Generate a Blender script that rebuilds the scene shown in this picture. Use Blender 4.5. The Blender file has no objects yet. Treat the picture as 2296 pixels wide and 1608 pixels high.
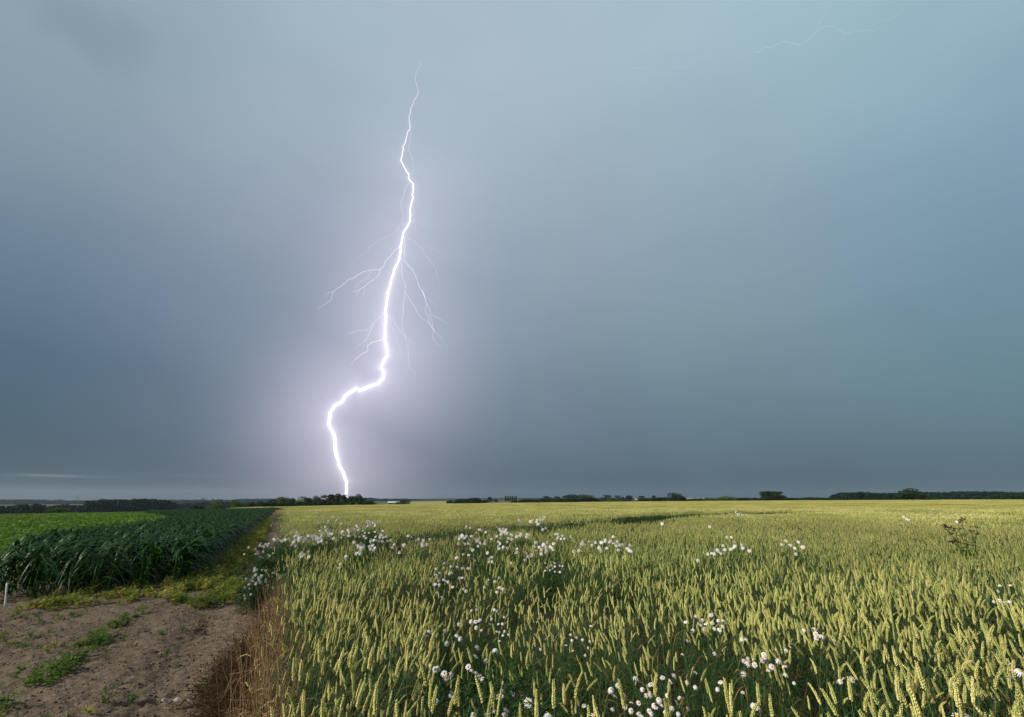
import bpy, math, random
import numpy as np
R_ = math.radians
rng = np.random.default_rng(7)
random.seed(7)
S = bpy.context.scene
C = S.collection
# ------------------------------------------------------------------ camera
F = 455.0; PITCH = math.atan(140/455.0); EYE = 1.6
cd = bpy.data.cameras.new('camera'); cam = bpy.data.objects.new('camera', cd); C.objects.link(cam)
cd.lens = 36*F/1024; cd.sensor_width = 36; cd.clip_start = .05; cd.clip_end = 20000
cam.location = (0, 0, EYE); cam.rotation_euler = (math.pi/2+PITCH, 0, 0)
S.camera = cam
S.render.resolution_x = 1024; S.render.resolution_y = 717
S.view_settings.view_transform = 'Standard'; S.view_settings.look = 'None'
S.view_settings.exposure = 0.0; S.view_settings.gamma = 1.0
SUN_EL, SUN_AZ = 28, -116        # azimuth clockwise from +Y; behind and to the left of the camera
# ------------------------------------------------------------------ pixel <-> world helpers (1024 px frame)
CT, ST = math.cos(PITCH), math.sin(PITCH)
def ray(px, py):
    up = 358.5-py
    return np.array((px-512.0, F*CT-up*ST, F*ST+up*CT))
def proj(p):
    x, y, z = p[0], p[1], p[2]-EYE
    d = y*CT+z*ST
    return 512+F*x/d, 358.5-F*(-y*ST+z*CT)/d
A0 = R_(-25.6); sA, cA = math.sin(A0), math.cos(A0)
def uv(x, y): return x*cA-y*sA, x*sA+y*cA
def xy(u, v): return u*cA+v*sA, -u*sA+v*cA
AZK = np.array([-180, -95, -60, -48, -36, -25.6, -13, 0, 20, 45, 95, 180.])
KK = np.array([0, .008, .011, .0138, .0125, .0100, .0085, .0064, .0030, -.0003, 0, 0])
RR = np.array([150, 150, 160, 170, 160, 150, 250, 300, 350, 400, 400, 400.])
FAR = np.array([-16, -16, -16, -16, -16, -13, -7.5, -5.0, -3.5, -2.0, -2, -2.])   # valley floor beyond the brow
def terr(x, y):
    x = np.asarray(x, float); y = np.asarray(y, float)
    d = np.hypot(x, y)+1e-6; az = np.degrees(np.arctan2(x, y))
    k = np.interp(az, AZK, KK); R = np.interp(az, AZK, RR); fz = np.interp(az, AZK, FAR)
    zin = -k*d; zb = -k*R
    t = np.clip((d-R)/350, 0, 1); t = t*t*(3-2*t)
    zout = zb+(fz-zb)*t
    t2 = np.clip((d-1100)/1400, 0, 1); t2 = t2*t2*(3-2*t2)
    rise = np.interp(az, [-60, -30, -13, -5, 8, 30, 60], [3, 3, 6, 7, 8, 4, 4])
    zout = zout+rise*t2
    return np.where(d < R, zin, zout)
def tz(x, y): return float(terr(x, y))
def at(px, py, z=0.0, full=True):
    """the point of the ray through a photo place that lies z above the ground (photo px / 4 when full)"""
    if full: px, py = px/4, py/4
    r = ray(px, py); zz = z
    for _ in range(30):
        t = (zz-EYE)/min(r[2], -1e-4); x, y = r[0]*t, r[1]*t; zz = zz*.3+.7*(tz(x, y)+z)
    return x, y, zz
# ------------------------------------------------------------------ node helper
class NT:
    def __init__(s, tree): s.t = tree; s.n = tree.nodes; s.l = tree.links
    def new(s, typ, **k):
        n = s.n.new(typ)
        for a, b in k.items():
            if a.startswith('i_'):
                a = a[2:]; a = int(a) if a.isdigit() else a.replace('_', ' ')
                s.put(n.inputs[a], b)
            else: setattr(n, a, b)
        return n
    def put(s, inp, b):
        if isinstance(b, bpy.types.NodeSocket): s.l.new(b, inp)
        else: inp.default_value = b
    def m(s, op, a, b=0.0, c=None):
        n = s.n.new('ShaderNodeMath'); n.operation = op; s.put(n.inputs[0], a); s.put(n.inputs[1], b)
        if c is not None: s.put(n.inputs[2], c)
        return n.outputs[0]
    def ramp(s, fac, stops, interp='LINEAR'):
        n = s.n.new('ShaderNodeValToRGB'); n.color_ramp.interpolation = interp; e = n.color_ramp.elements
        while len(e) < len(stops): e.new(.5)
        for q, (p, c) in zip(e, stops): q.position = p; q.color = (*c, 1) if len(c) == 3 else c
        s.put(n.inputs[0], fac); return n.outputs[0]
    def mix(s, fac, a, b, mode='MIX'):
        n = s.n.new('ShaderNodeMix'); n.data_type = 'RGBA'; n.blend_type = mode
        s.put(n.inputs[0], fac); s.put(n.inputs[6], a if isinstance(a, bpy.types.NodeSocket) else (*a, 1)); s.put(n.inputs[7], b if isinstance(b, bpy.types.NodeSocket) else (*b, 1))
        return n.outputs[2]
    def noise(s, vec, scale, detail=3, rough=.5):
        n = s.new('ShaderNodeTexNoise', i_Scale=scale, i_Detail=detail, i_Roughness=rough)
        if vec is not None: s.l.new(vec, n.inputs['Vector'])
        return n.outputs[0]
def lin(c): return tuple(((v/255+.055)/1.055)**2.4 if v > 10 else v/255/12.92 for v in c)
# ------------------------------------------------------------------ lightning course (photo px)
def conv(pts, ox, oy, s): return [(ox+a/s, oy+b/s) for a, b in pts]
U1 = lambda p: conv(p, 1200, 200, 1.6086)      # upper crop
U2 = lambda p: conv(p, 1200, 1100, 1.6929)     # lower crop
U3 = lambda p: conv(p, 2400, 0, 1.766)
MAIN = U1([(775, 68), (768, 108), (741, 172), (748, 215), (761, 272), (733, 325), (728, 348), (711, 378), (712, 400), (702, 430), (701, 460), (709, 495), (706, 510), (689, 533), (684, 560), (676, 600), (663, 620), (666, 640), (657, 675), (648, 710), (666, 745), (685, 778), (699, 795), (698, 825), (712, 845), (729, 868), (730, 895), (721, 930), (727, 950), (717, 985), (711, 1010), (708, 1045), (712, 1065), (709, 1095), (695, 1130), (668, 1170), (655, 1215), (645, 1265), (644, 1310), (628, 1370), (600, 1440), (580, 1510), (565, 1570)]) + \
       U2([(600, 100), (588, 180), (577, 250), (582, 320), (577, 400), (572, 430), (590, 500), (590, 545), (567, 575), (550, 625), (568, 655), (560, 700), (530, 735), (470, 755), (405, 780), (380, 768), (345, 790), (305, 820), (280, 860), (235, 885), (205, 930), (195, 1010), (225, 1070), (235, 1140), (245, 1220), (265, 1290), (295, 1340), (315, 1400), (316, 1450), (308, 1500), (306, 1530)])
MW = np.interp(np.linspace(0, 1, len(MAIN)), [0, .08, .2, .32, .45, .55, .68, .8, .9, 1], [.24, .42, .62, .9, 1.15, 1.6, 1.9, 2.35, 2.35, 2.1])  # width in px of 1024
BR = [  # (points, width px)
 (U1([(707, 510), (714, 540), (708, 595), (696, 625), (710, 670), (726, 715), (737, 770), (722, 800), (709, 845)]), .28),
 (U1([(706, 850), (680, 878), (665, 950), (649, 990), (657, 1040), (662, 1080), (657, 1105)]), .35),
 (U1([(657, 1105), (635, 1140), (590, 1190), (500, 1230), (445, 1270), (425, 1305), (370, 1330), (320, 1395)]), .18),
 (U1([(657, 1105), (672, 1130), (680, 1155)]), .2),
 (U1([(640, 1262), (580, 1330), (548, 1360), (538, 1395), (515, 1412), (475, 1415), (400, 1430), (350, 1465), (290, 1495), (235, 1535), (212, 1560), (200, 1608)]) + U2([(208, 172), (175, 195), (118, 233)]), .55),
 (U1([(515, 1412), (505, 1450), (470, 1480), (420, 1520), (380, 1545), (335, 1556)]) + U2([(350, 118)]), .5),
 (U1([(460, 1425), (420, 1470), (380, 1500), (345, 1540)]), .2),
 (U1([(380, 1545), (370, 1570), (355, 1595)]), .3), (U1([(418, 1530), (412, 1560), (406, 1608)]), .2),
 (U1([(212, 1555), (180, 1565), (150, 1582)]), .25),
 (U1([(668, 1200), (676, 1260), (675, 1310), (668, 1335), (680, 1365), (705, 1395), (735, 1435), (752, 1470), (765, 1520), (790, 1560), (808, 1608)]) + U2([(828, 100), (850, 170), (862, 205), (880, 230), (880, 265), (895, 320), (900, 370), (930, 400), (968, 445)]), .55),
 (U2([(862, 205), (848, 225), (850, 250), (870, 280), (868, 310), (885, 345), (912, 375), (895, 400), (905, 440), (930, 475), (957, 490)]), .4),
 (U2([(885, 265), (925, 290), (975, 312), (1010, 333)]), .22), (U2([(850, 150), (890, 180), (930, 205)]), .18),
 (U1([(683, 1170), (700, 1215), (745, 1240), (785, 1280), (830, 1345), (870, 1400), (890, 1480), (905, 1535)]), .22), (U1([(735, 1110), (760, 1170), (790, 1225)]), .12), (U1([(785, 1265), (870, 1280), (950, 1340)]), .12),
 (U1([(652, 1340), (655, 1420), (662, 1480), (680, 1510), (675, 1560)]) + U2([(712, 110), (700, 200), (690, 310), (695, 370), (712, 420), (730, 480), (732, 560), (740, 625)]), .42),
 (U2([(740, 625), (770, 650), (790, 680), (800, 705)]), .22), (U2([(740, 625), (715, 640), (690, 670)]), .15),
 (U2([(714, 115), (740, 160), (770, 205), (800, 265), (820, 290), (860, 312), (895, 355), (905, 378)]), .4),
 (U2([(705, 160), (690, 215), (668, 265)]), .15),
 (U2([(585, 250), (630, 300), (655, 350), (690, 395), (730, 425), (768, 460)]), .35), (U2([(615, 300), (625, 350), (650, 410), (660, 455), (690, 530)]), .2),
 (U2([(575, 248), (552, 262), (545, 282), (505, 315), (465, 370), (390, 375), (320, 402)]), .45),
 (U2([(545, 282), (555, 330), (573, 360)]), .3), (U2([(500, 330), (478, 380), (460, 425), (415, 465), (375, 500)]), .38),
 (U2([(566, 428), (520, 450), (480, 460), (455, 478), (460, 515), (410, 540), (375, 570), (342, 610)]), .75),
 (U2([(598, 95), (578, 125), (575, 160), (582, 185)]), .9),
 (U2([(592, 395), (598, 450), (605, 490), (628, 500)]), .3),
]
BOLT2 = [(U3([(1088, 370), (1130, 362), (1160, 332), (1225, 332), (1300, 290), (1345, 305), (1400, 317), (1450, 290), (1490, 265), (1520, 230), (1563, 188), (1580, 193), (1610, 182), (1650, 186), (1668, 172)]), .42),
 (U3([(1672, 195), (1710, 225), (1745, 243), (1800, 222), (1880, 212), (1935, 218), (1990, 200), (2025, 175)]), .32),
 (U3([(1546, 178), (1543, 158), (1560, 155), (1592, 97), (1583, 60), (1615, 25), (1620, 0)]), .3),
 (U3([(1880, 212), (2070, 130), (2140, 75), (2160, 50)]), .22),
 (U3([(220, 478), (310, 480), (370, 500), (430, 500), (485, 515), (520, 470), (600, 482), (680, 430), (740, 400), (770, 368), (830, 372)]), .26)]
# ------------------------------------------------------------------ world: storm cloud ahead, open Nishita sky behind the camera
w = bpy.data.worlds.new('World'); S.world = w; w.use_nodes = True
T = NT(w.node_tree); T.n.clear()
tc = T.new('ShaderNodeTexCoord'); D = tc.outputs['Generated']
sx = T.new('ShaderNodeSeparateXYZ', i_0=D)
X, Y, Z = sx.outputs
az = T.m('ARCTAN2', X, Y); el = T.m('ARCSINE', Z)
GX = [0, 400, 800, 1150, 1600, 2296]; GY = [0, 250, 500, 750, 1000, 1110]
GRID = np.array([
 [(122,146,156),(144,168,178),(163,186,195),(168,191,200),(160,187,200),(150,184,195)],
 [(121,144,157),(143,162,177),(160,176,190),(165,182,194),(152,177,190),(134,168,185)],
 [(98,122,142),(130,147,165),(152,162,180),(152,167,183),(135,158,172),(112,145,170)],
 [(74,100,124),(103,121,144),(128,138,158),(128,144,162),(120,143,156),(104,134,152)],
 [(66,90,106),(76,96,115),(98,108,128),(95,112,130),(90,112,127),(88,116,128)],
 [(64,78,90),(66,80,95),(78,88,104),(70,88,104),(68,88,102),(72,94,106)]], float)
GRID[3:] += (-2, 1, -1)
def skycol(a, e):
    d = (math.cos(e)*math.sin(a), math.cos(e)*math.cos(a), math.sin(e))
    px, py = proj((d[0], d[1], d[2]+EYE)); px *= 2.242; py *= 2.242
    px = min(max(px, 0), 2296); py = min(max(py, 0), 1110)
    out = []
    for c in range(3):
        col = [np.interp(px, GX, GRID[j, :, c]) for j in range(6)]
        out.append(float(np.interp(py, GY, col)))
    return lin(out)
EL = [0, 2, 6, 12, 20, 29, 38, 50]; AZS = [-48, -32, -18, -6, 12, 30, 47]
wob = T.noise(D, 2.2, 4, .6)
eln = T.m('ADD', el, T.m('MULTIPLY', T.m('SUBTRACT', wob, .5), .10))
elf = T.m('MULTIPLY', T.m('MAXIMUM', eln, 0.0), 1/R_(50))
cols = [T.ramp(elf, [(e/50, skycol(R_(a), R_(e))) for e in EL]) for a in AZS]
acc = cols[0]
for i in range(1, len(AZS)):
    mr = T.new('ShaderNodeMapRange', i_0=az, i_1=R_(AZS[i-1]), i_2=R_(AZS[i])); mr.interpolation_type = 'LINEAR'
    acc = T.mix(mr.outputs[0], acc, cols[i])
# soft cloud mottling of the rain curtain
mp = T.new('ShaderNodeMapping', i_0=D); mp.inputs['Scale'].default_value = (1.5, 1.5, 4.0)
mot = T.noise(mp.outputs[0], 2.0, 6, .55)
acc = T.mix(1.0, acc, T.ramp(mot, [(.3, (.97, .98, .985)), (.7, (1.05, 1.04, 1.035))]), 'MULTIPLY')
mp2 = T.new('ShaderNodeMapping', i_0=D); mp2.inputs['Scale'].default_value = (7, 7, 90)
st = T.noise(mp2.outputs[0], 1.0, 3, .5)
# thin pale break in the cloud low on the left
def band(v, c, hw):
    return T.m('MAXIMUM', T.m('SUBTRACT', 1.0, T.m('POWER', T.m('DIVIDE', T.m('SUBTRACT', v, c), hw), 2.0)), 0.0)
def azel(px, py):
    r = ray(px/2.242, py/2.242); return math.atan2(r[0], r[1]), math.asin(r[2]/np.linalg.norm(r))
for (px, py, hw, hh, s_) in ((110, 1066, .040, .0028, .26), (160, 1068, .09, .0045, .10), (430, 1066, .10, .004, .05), (250, 1100, .3, .010, .05)):
    a_, e_ = azel(px, py)
    sl = T.m('ADD', el, T.m('MULTIPLY', T.m('SUBTRACT', st, .5), .006))
    bb = T.m('MULTIPLY', band(az, a_, hw), band(sl, e_, hh))
    acc = T.mix(T.m('MULTIPLY', bb, s_), acc, (.36, .37, .36))
# a few darker scud clouds high on the left
for (px, py, rx, ry, s_) in ((200, 60, .10, .05, .16), (260, 90, .16, .07, .06)):
    a_, e_ = azel(px, py)
    wv = T.m('MULTIPLY', T.m('SUBTRACT', T.noise(D, 9, 4, .6), .5), .10)
    bb = T.m('MULTIPLY', band(T.m('ADD', az, wv), a_, rx), band(T.m('ADD', el, wv), e_, ry))
    acc = T.mix(T.m('MULTIPLY', bb, s_), acc, (.10, .16, .19))
# rain lit up round the lightning channel: angular distance to its course
gx = T.m('DIVIDE', X, T.m('MAXIMUM', Y, .05)); gz = T.m('DIVIDE', Z, T.m('MAXIMUM', Y, .05))
def gno(p):
    r = ray(p[0]/4, p[1]/4); return r[0]/r[1], r[2]/r[1]
def simplify(P, tol):
    if len(P) < 3: return P
    (ax, ay), (bx, by) = P[0], P[-1]; L = math.hypot(bx-ax, by-ay)+1e-9
    dd = [abs((bx-ax)*(ay-p[1])-(ax-p[0])*(by-ay))/L for p in P]; i = int(np.argmax(dd))
    return simplify(P[:i+1], tol)[:-1]+simplify(P[i:], tol) if dd[i] > tol else [P[0], P[-1]]
SP = simplify(MAIN, 4.5); gp = [gno(p) for p in SP]
gw = [float(np.interp(p[1], [270, 480, 700, 1000, 1200, 1450, 1900, 2000], [0, .10, .30, .55, .75, 1, 1, .8])) for p in SP]
best = None
for i in range(len(gp)-1):
    (ax, ay), (bx, by) = gp[i], gp[i+1]; L2 = (bx-ax)**2+(by-ay)**2
    dx = T.m('SUBTRACT', gx, ax); dy = T.m('SUBTRACT', gz, ay)
    tt = T.m('MULTIPLY', T.m('ADD', T.m('MULTIPLY', dx, bx-ax), T.m('MULTIPLY', dy, by-ay)), 1/L2)
    n = T.n.new('ShaderNodeClamp'); T.l.new(tt, n.inputs[0]); tt = n.outputs[0]
    ex = T.m('SUBTRACT', dx, T.m('MULTIPLY', tt, bx-ax)); ey = T.m('SUBTRACT', dy, T.m('MULTIPLY', tt, by-ay))
    dd = T.m('SQRT', T.m('ADD', T.m('MULTIPLY', ex, ex), T.m('MULTIPLY', ey, ey)))
    wi = T.m('ADD', T.m('MULTIPLY', tt, gw[i+1]-gw[i]), gw[i])
    e1 = T.m('MULTIPLY', wi, T.m('EXPONENT', T.m('MULTIPLY', dd, -1/.0062)))
    e2 = T.m('MULTIPLY', wi, T.m('EXPONENT', T.m('MULTIPLY', dd, -1/.055)))
    e3 = T.m('MULTIPLY', wi, T.m('EXPONENT', T.m('MULTIPLY', T.m('MULTIPLY', dd, dd), -1/.17**2)))
    e4 = T.m('MULTIPLY', wi, T.m('EXPONENT', T.m('MULTIPLY', T.m('MULTIPLY', dd, dd), -1/.36**2)))
    e3 = T.m('ADD', e3, T.m('MULTIPLY', e4, .30))
    s_ = T.m('ADD', T.m('ADD', T.m('MULTIPLY', e1, .50), T.m('MULTIPLY', e2, .26)), T.m('MULTIPLY', e3, .20))
    best = s_ if best is None else T.m('SMOOTH_MAX', best, s_, .03)
front = T.new('ShaderNodeMapRange', i_0=Y, i_1=.05, i_2=.35).outputs[0]
best = T.m('MULTIPLY', best, front)
glow = T.mix(1.0, (.96, .84, 1.0), T.new('ShaderNodeCombineXYZ', i_0=best, i_1=best, i_2=best).outputs[0], 'MULTIPLY')
acc = T.mix(1.0, acc, glow, 'ADD')
sky = T.new('ShaderNodeTexSky', sky_type='NISHITA'); sky.sun_disc = False
sky.sun_elevation = R_(SUN_EL); sky.sun_rotation = R_(SUN_AZ); sky.altitude = 50; sky.air_density = 1.2; sky.dust_density = 2.0
bgN = T.new('ShaderNodeBackground', i_Color=sky.outputs[0], i_Strength=.07)
bgS = T.new('ShaderNodeBackground', i_Color=acc, i_Strength=1.0)
# storm covers everything ahead; the open sky starts behind the camera
ms = T.new('ShaderNodeMixShader', i_0=T.new('ShaderNodeMapRange', i_0=Y, i_1=-.25, i_2=.15).outputs[0], i_1=bgN.outputs[0], i_2=bgS.outputs[0])
out = T.new('ShaderNodeOutputWorld', i_0=ms.outputs[0])
# ------------------------------------------------------------------ sun
sd = bpy.data.lights.new('sun', 'SUN'); sun = bpy.data.objects.new('sun', sd); C.objects.link(sun)
sd.energy = 5.0; sd.angle = R_(4); sd.color = (1, .94, .84)
a, e = R_(SUN_AZ), R_(SUN_EL)
from mathutils import Vector, Matrix
sv = Vector((math.sin(a)*math.cos(e), math.cos(a)*math.cos(e), math.sin(e)))
sun.rotation_euler = sv.to_track_quat('Z', 'Y').to_euler()
# ------------------------------------------------------------------ materials
def mat(name, rough=.6, spec=.3, trans=0.0):
    m = bpy.data.materials.new(name); m.use_nodes = True; t = NT(m.node_tree)
    b = t.n['Principled BSDF']; b.inputs['Roughness'].default_value = rough; b.inputs['Specular IOR Level'].default_value = spec
    return m, t, b
def leafmat(name, cols, rough=.5, spec=.3, trans=.25, nscale=.35, isl=True, jit=.5, fscale=0.0, fcols=None):
    """cols: dark .. light colours varied per leaf / plant and by a field-scale noise"""
    m, t, b = mat(name, rough, spec)
    g = t.new('ShaderNodeNewGeometry')
    oi = t.new('ShaderNodeObjectInfo')
    r = g.outputs['Random Per Island'] if isl else oi.outputs['Random']
    f = t.m('ADD', t.m('MULTIPLY', r, jit*.7), t.m('MULTIPLY', oi.outputs['Random'], .25+jit*.3))
    f = t.m('ADD', f, t.m('MULTIPLY', t.noise(g.outputs['Position'], nscale, 3), .9-jit))
    n = len(cols)
    c = t.ramp(t.m('SUBTRACT', f, .12), [(i/(n-1)*.9, q) for i, q in enumerate(cols)])
    if fcols: c = t.mix(t.ramp(t.noise(g.outputs['Position'], fscale, 4, .6), [(.42, (0, 0, 0)), (.62, (1, 1, 1))]), c, t.mix(1, c, fcols, 'MULTIPLY'))
    t.l.new(c, b.inputs['Base Color'])
    if trans > 0:
        tr = t.new('ShaderNodeBsdfTranslucent', i_Color=c)
        mx = t.new('ShaderNodeMixShader', i_0=trans, i_1=b.outputs[0], i_2=tr.outputs[0])
        t.l.new(mx.outputs[0], t.n['Material Output'].inputs[0])
    return m
M = {}
M['ear'] = leafmat('wheat_ear', [(.14, .21, .075), (.33, .34, .105), (.55, .51, .18), (.73, .65, .29)], .65, .15, .0, .3, True, .6, .12, (.86, .96, .84))
M['earfar'] = leafmat('wheat_ear_distant', [(.14, .16, .042), (.38, .365, .105), (.67, .57, .23)], .7, .1, .0, .05, True, .5, .035, (.82, .86, .75))
M['stem'] = leafmat('wheat_stem', [(.025, .06, .022), (.05, .10, .035), (.11, .13, .04)], .5, .25, .0, 2.0, True, .6)
M['wleaf'] = leafmat('wheat_leaf', [(.016, .05, .018), (.035, .085, .025), (.07, .14, .035)], .5, .3, .3, 2.0)
M['wdry'] = leafmat('withered_wheat_leaf', [(.08, .045, .015), (.20, .12, .035), (.32, .22, .08)], .6, .2, .3, 3.0)
M['maize'] = leafmat('maize_leaf', [(.006, .030, .002), (.013, .052, .004), (.030, .088, .009)], .42, .18, .15, 1.5)
M['mstalk'] = leafmat('maize_stalk', [(.04, .10, .02), (.08, .16, .03)], .5, .3, .0, 1.5)
M['beet'] = leafmat('bright_leaf', [(.050, .115, .006), (.095, .19, .008), (.16, .27, .018)], .5, .3, .3, .5, True, .6)
M['weed'] = leafmat('weed_leaf', [(.03, .09, .010), (.08, .16, .016), (.17, .22, .03)], .55, .25, .25, 1.2)
M['weedy'] = leafmat('yellowing_weed_leaf', [(.07, .13, .012), (.17, .22, .022), (.32, .31, .05), (.36, .22, .09)], .6, .2, .25, 1.5)
M['feather'] = leafmat('mayweed_foliage', [(.012, .040, .010), (.025, .07, .014), (.05, .11, .02)], .6, .2, .2, 3.0)
M['straw'] = leafmat('dry_straw', [(.09, .045, .022), (.26, .16, .08), (.50, .38, .21)], .6, .2, .1, 3.0)
M['brown'] = leafmat('withered_brown', [(.022, .013, .008), (.055, .033, .018), (.12, .072, .038)], .8, .1, .1, 3.0)
M['tree'] = leafmat('tree_leaf', [(.010, .028, .008), (.022, .050, .012), (.045, .080, .018)], .6, .2, .15, .15)
M['treel'] = leafmat('light_tree_leaf', [(.03, .065, .010), (.06, .11, .014), (.11, .15, .02)], .6, .2, .2, .15)
M['treeb'] = leafmat('far_tree_leaf', [(.005, .018, .009), (.010, .030, .014), (.018, .045, .020)], .7, .1, .1, .05)
M['bark'], t_, b_ = mat('bark', .9, .1)
t_.l.new(t_.ramp(t_.noise(None, 3, 5), [(.3, (.03, .022, .015)), (.7, (.10, .08, .06))]), b_.inputs['Base Color'])
M['petal'], t_, b_ = mat('petal', .5, .2); b_.inputs['Base Color'].default_value = (.83, .85, .92, 1)
tr = t_.new('ShaderNodeBsdfTranslucent', i_Color=(.8, .8, .85, 1)); mx = t_.new('ShaderNodeMixShader', i_0=.25, i_1=b_.outputs[0], i_2=tr.outputs[0]); t_.l.new(mx.outputs[0], t_.n['Material Output'].inputs[0])
M['disc'], t_, b_ = mat('flower_disc', .8, .1)
t_.l.new(t_.ramp(t_.noise(t_.new('ShaderNodeTexCoord').outputs['Object'], 900, 2), [(.35, (.60, .25, .008)), (.65, (.85, .48, .03))]), b_.inputs['Base Color'])
M['white'], t_, b_ = mat('white_paint', .5, .3)
t_.l.new(t_.ramp(t_.noise(t_.new('ShaderNodeTexCoord').outputs['Object'], 30, 4), [(.35, (.50, .48, .44)), (.6, (.80, .80, .78))]), b_.inputs['Base Color'])
M['paper'], t_, b_ = mat('dry_leaf_scrap', .7, .1)
t_.l.new(t_.ramp(t_.noise(t_.new('ShaderNodeTexCoord').outputs['Object'], 25, 4), [(.3, (.28, .20, .16)), (.7, (.55, .45, .38))]), b_.inputs['Base Color'])
M['thistle'] = leafmat('dock_leaf', [(.03, .075, .015), (.06, .12, .03), (.10, .16, .05)], .6, .2, .1, 3)
M['seed'] = leafmat('dock_seed', [(.05, .02, .015), (.10, .04, .03), (.15, .07, .05)], .8, .1, 0, 3)
M['roof'], t_, b_ = mat('barn_roof', .5, .3); t_.l.new(t_.ramp(t_.noise(None, .5, 3), [(.3, (.50, .50, .55)), (.7, (.68, .68, .72))]), b_.inputs['Base Color'])
M['wall'], t_, b_ = mat('barn_wall', .8, .1); t_.l.new(t_.ramp(t_.noise(None, .5, 3), [(.3, (.05, .05, .05)), (.7, (.10, .095, .09))]), b_.inputs['Base Color'])
M['steel'], t_, b_ = mat('galvanised_steel', .5, .4); t_.l.new(t_.ramp(t_.noise(None, .5, 3), [(.3, (.20, .21, .22)), (.7, (.30, .31, .32))]), b_.inputs['Base Color'])
def emis(name, col, s):
    m = bpy.data.materials.new(name); m.use_nodes = True; t = NT(m.node_tree); t.n.clear()
    e_ = t.new('ShaderNodeEmission', i_Color=(*col, 1), i_Strength=s); t.new('ShaderNodeOutputMaterial', i_0=e_.outputs[0])
    m.cycles.emission_sampling = 'NONE'; return m
M['bolt'] = emis('lightning_channel', (1, .96, 1), 2.2)
t_ = NT(M['bolt'].node_tree); zz_ = t_.new('ShaderNodeSeparateXYZ', i_0=t_.new('ShaderNodeNewGeometry').outputs['Position']).outputs[2]
t_.l.new(t_.new('ShaderNodeMapRange', i_0=zz_, i_1=5300.0, i_2=2600.0, i_3=.85, i_4=2.2).outputs[0], [n_ for n_ in t_.n if n_.type == 'EMISSION'][0].inputs['Strength'])
M['branch'] = emis('lightning_branch', (1, .95, 1), 1.1)
M['bolt2'] = emis('faint_lightning', (.92, .95, 1), .78)
# soil and far fields
m, t, b = mat('farmland', .95, .1); M['ground'] = m
g = t.new('ShaderNodeNewGeometry'); P = g.outputs['Position']
n1 = t.noise(P, 1.3, 5, .6); n2 = t.noise(P, 14, 5, .65); n3 = t.noise(P, 70, 3, .6)
soil = t.ramp(t.m('ADD', t.m('MULTIPLY', n1, .22), t.m('ADD', t.m('MULTIPLY', n2, .38), t.m('MULTIPLY', n3, .40))), [(.36, (.075, .052, .036)), (.5, (.132, .098, .069)), (.64, (.195, .150, .109))])
ln = t.new('ShaderNodeVectorMath', operation='LENGTH', i_0=P).outputs['Value']
vor = t.new('ShaderNodeTexVoronoi', i_Vector=P, i_Scale=.0028); vor.voronoi_dimensions = '2D'
vc = t.new('ShaderNodeSeparateColor', i_0=vor.outputs['Color']).outputs[0]
far = t.ramp(vc, [(0, (.025, .05, .015)), (.3, (.045, .07, .02)), (.6, (.11, .11, .045)), (.74, (.03, .055, .015)), (.9, (.13, .11, .06))], 'CONSTANT')
far = t.mix(1, far, t.ramp(t.noise(P, .02, 4), [(.3, (.8, .8, .8)), (.7, (1.15, 1.15, 1.15))]), 'MULTIPLY')
c = t.mix(t.new('ShaderNodeMapRange', i_0=ln, i_1=140, i_2=190).outputs[0], soil, far)
t.l.new(c, b.inputs['Base Color'])
vv = t.new('ShaderNodeTexVoronoi', i_Vector=P, i_Scale=16.0)
hgt = t.m('ADD', t.m('ADD', t.m('MULTIPLY', n2, .6), t.m('MULTIPLY', n3, .25)), t.m('MULTIPLY', vv.outputs['Distance'], .15))
bp = t.new('ShaderNodeBump', i_Strength=1.0, i_Distance=.035, i_Height=hgt); t.l.new(bp.outputs[0], b.inputs['Normal'])
# ------------------------------------------------------------------ mesh building
class MB:
    def __init__(s): s.v = []; s.f = []; s.mi = []; s.n = 0
    def add(s, v, f, mi=0):
        v = np.asarray(v, float).reshape(-1, 3); s.v.append(v)
        s.f.extend([tuple(int(i)+s.n for i in q) for q in f]); s.mi.extend([mi]*len(f)); s.n += len(v)
    def merge(s, o, M4=None, mi=None):
        for_v = np.concatenate(o.v) if o.v else np.zeros((0, 3))
        if M4 is not None: for_v = for_v@np.array(M4)[:3, :3].T+np.array(M4)[:3, 3]
        s.v.append(for_v); s.f.extend([tuple(i+s.n for i in q) for q in o.f]); s.mi.extend(o.mi if mi is None else [mi]*len(o.f)); s.n += len(for_v)
    def mesh(s, name, mats, smooth=False):
        me = bpy.data.meshes.new(name)
        v = np.concatenate(s.v) if s.v else np.zeros((0, 3))
        me.vertices.add(len(v)); me.vertices.foreach_set('co', v.ravel().astype(np.float32))
        ls = np.array([len(q) for q in s.f], np.int32)
        if len(ls):
            me.loops.add(int(ls.sum())); me.polygons.add(len(ls))
            me.loops.foreach_set('vertex_index', np.concatenate([np.array(q, np.int32) for q in s.f]))
            me.polygons.foreach_set('loop_start', np.concatenate([[0], np.cumsum(ls)[:-1]]).astype(np.int32))
            me.polygons.foreach_set('material_index', np.array(s.mi, np.int32))
            if smooth: me.polygons.foreach_set('use_smooth', np.ones(len(ls), bool))
        for m_ in (mats if isinstance(mats, (list, tuple)) else [mats]): me.materials.append(M[m_] if isinstance(m_, str) else m_)
        me.update(calc_edges=True); me.validate(); return me
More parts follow.
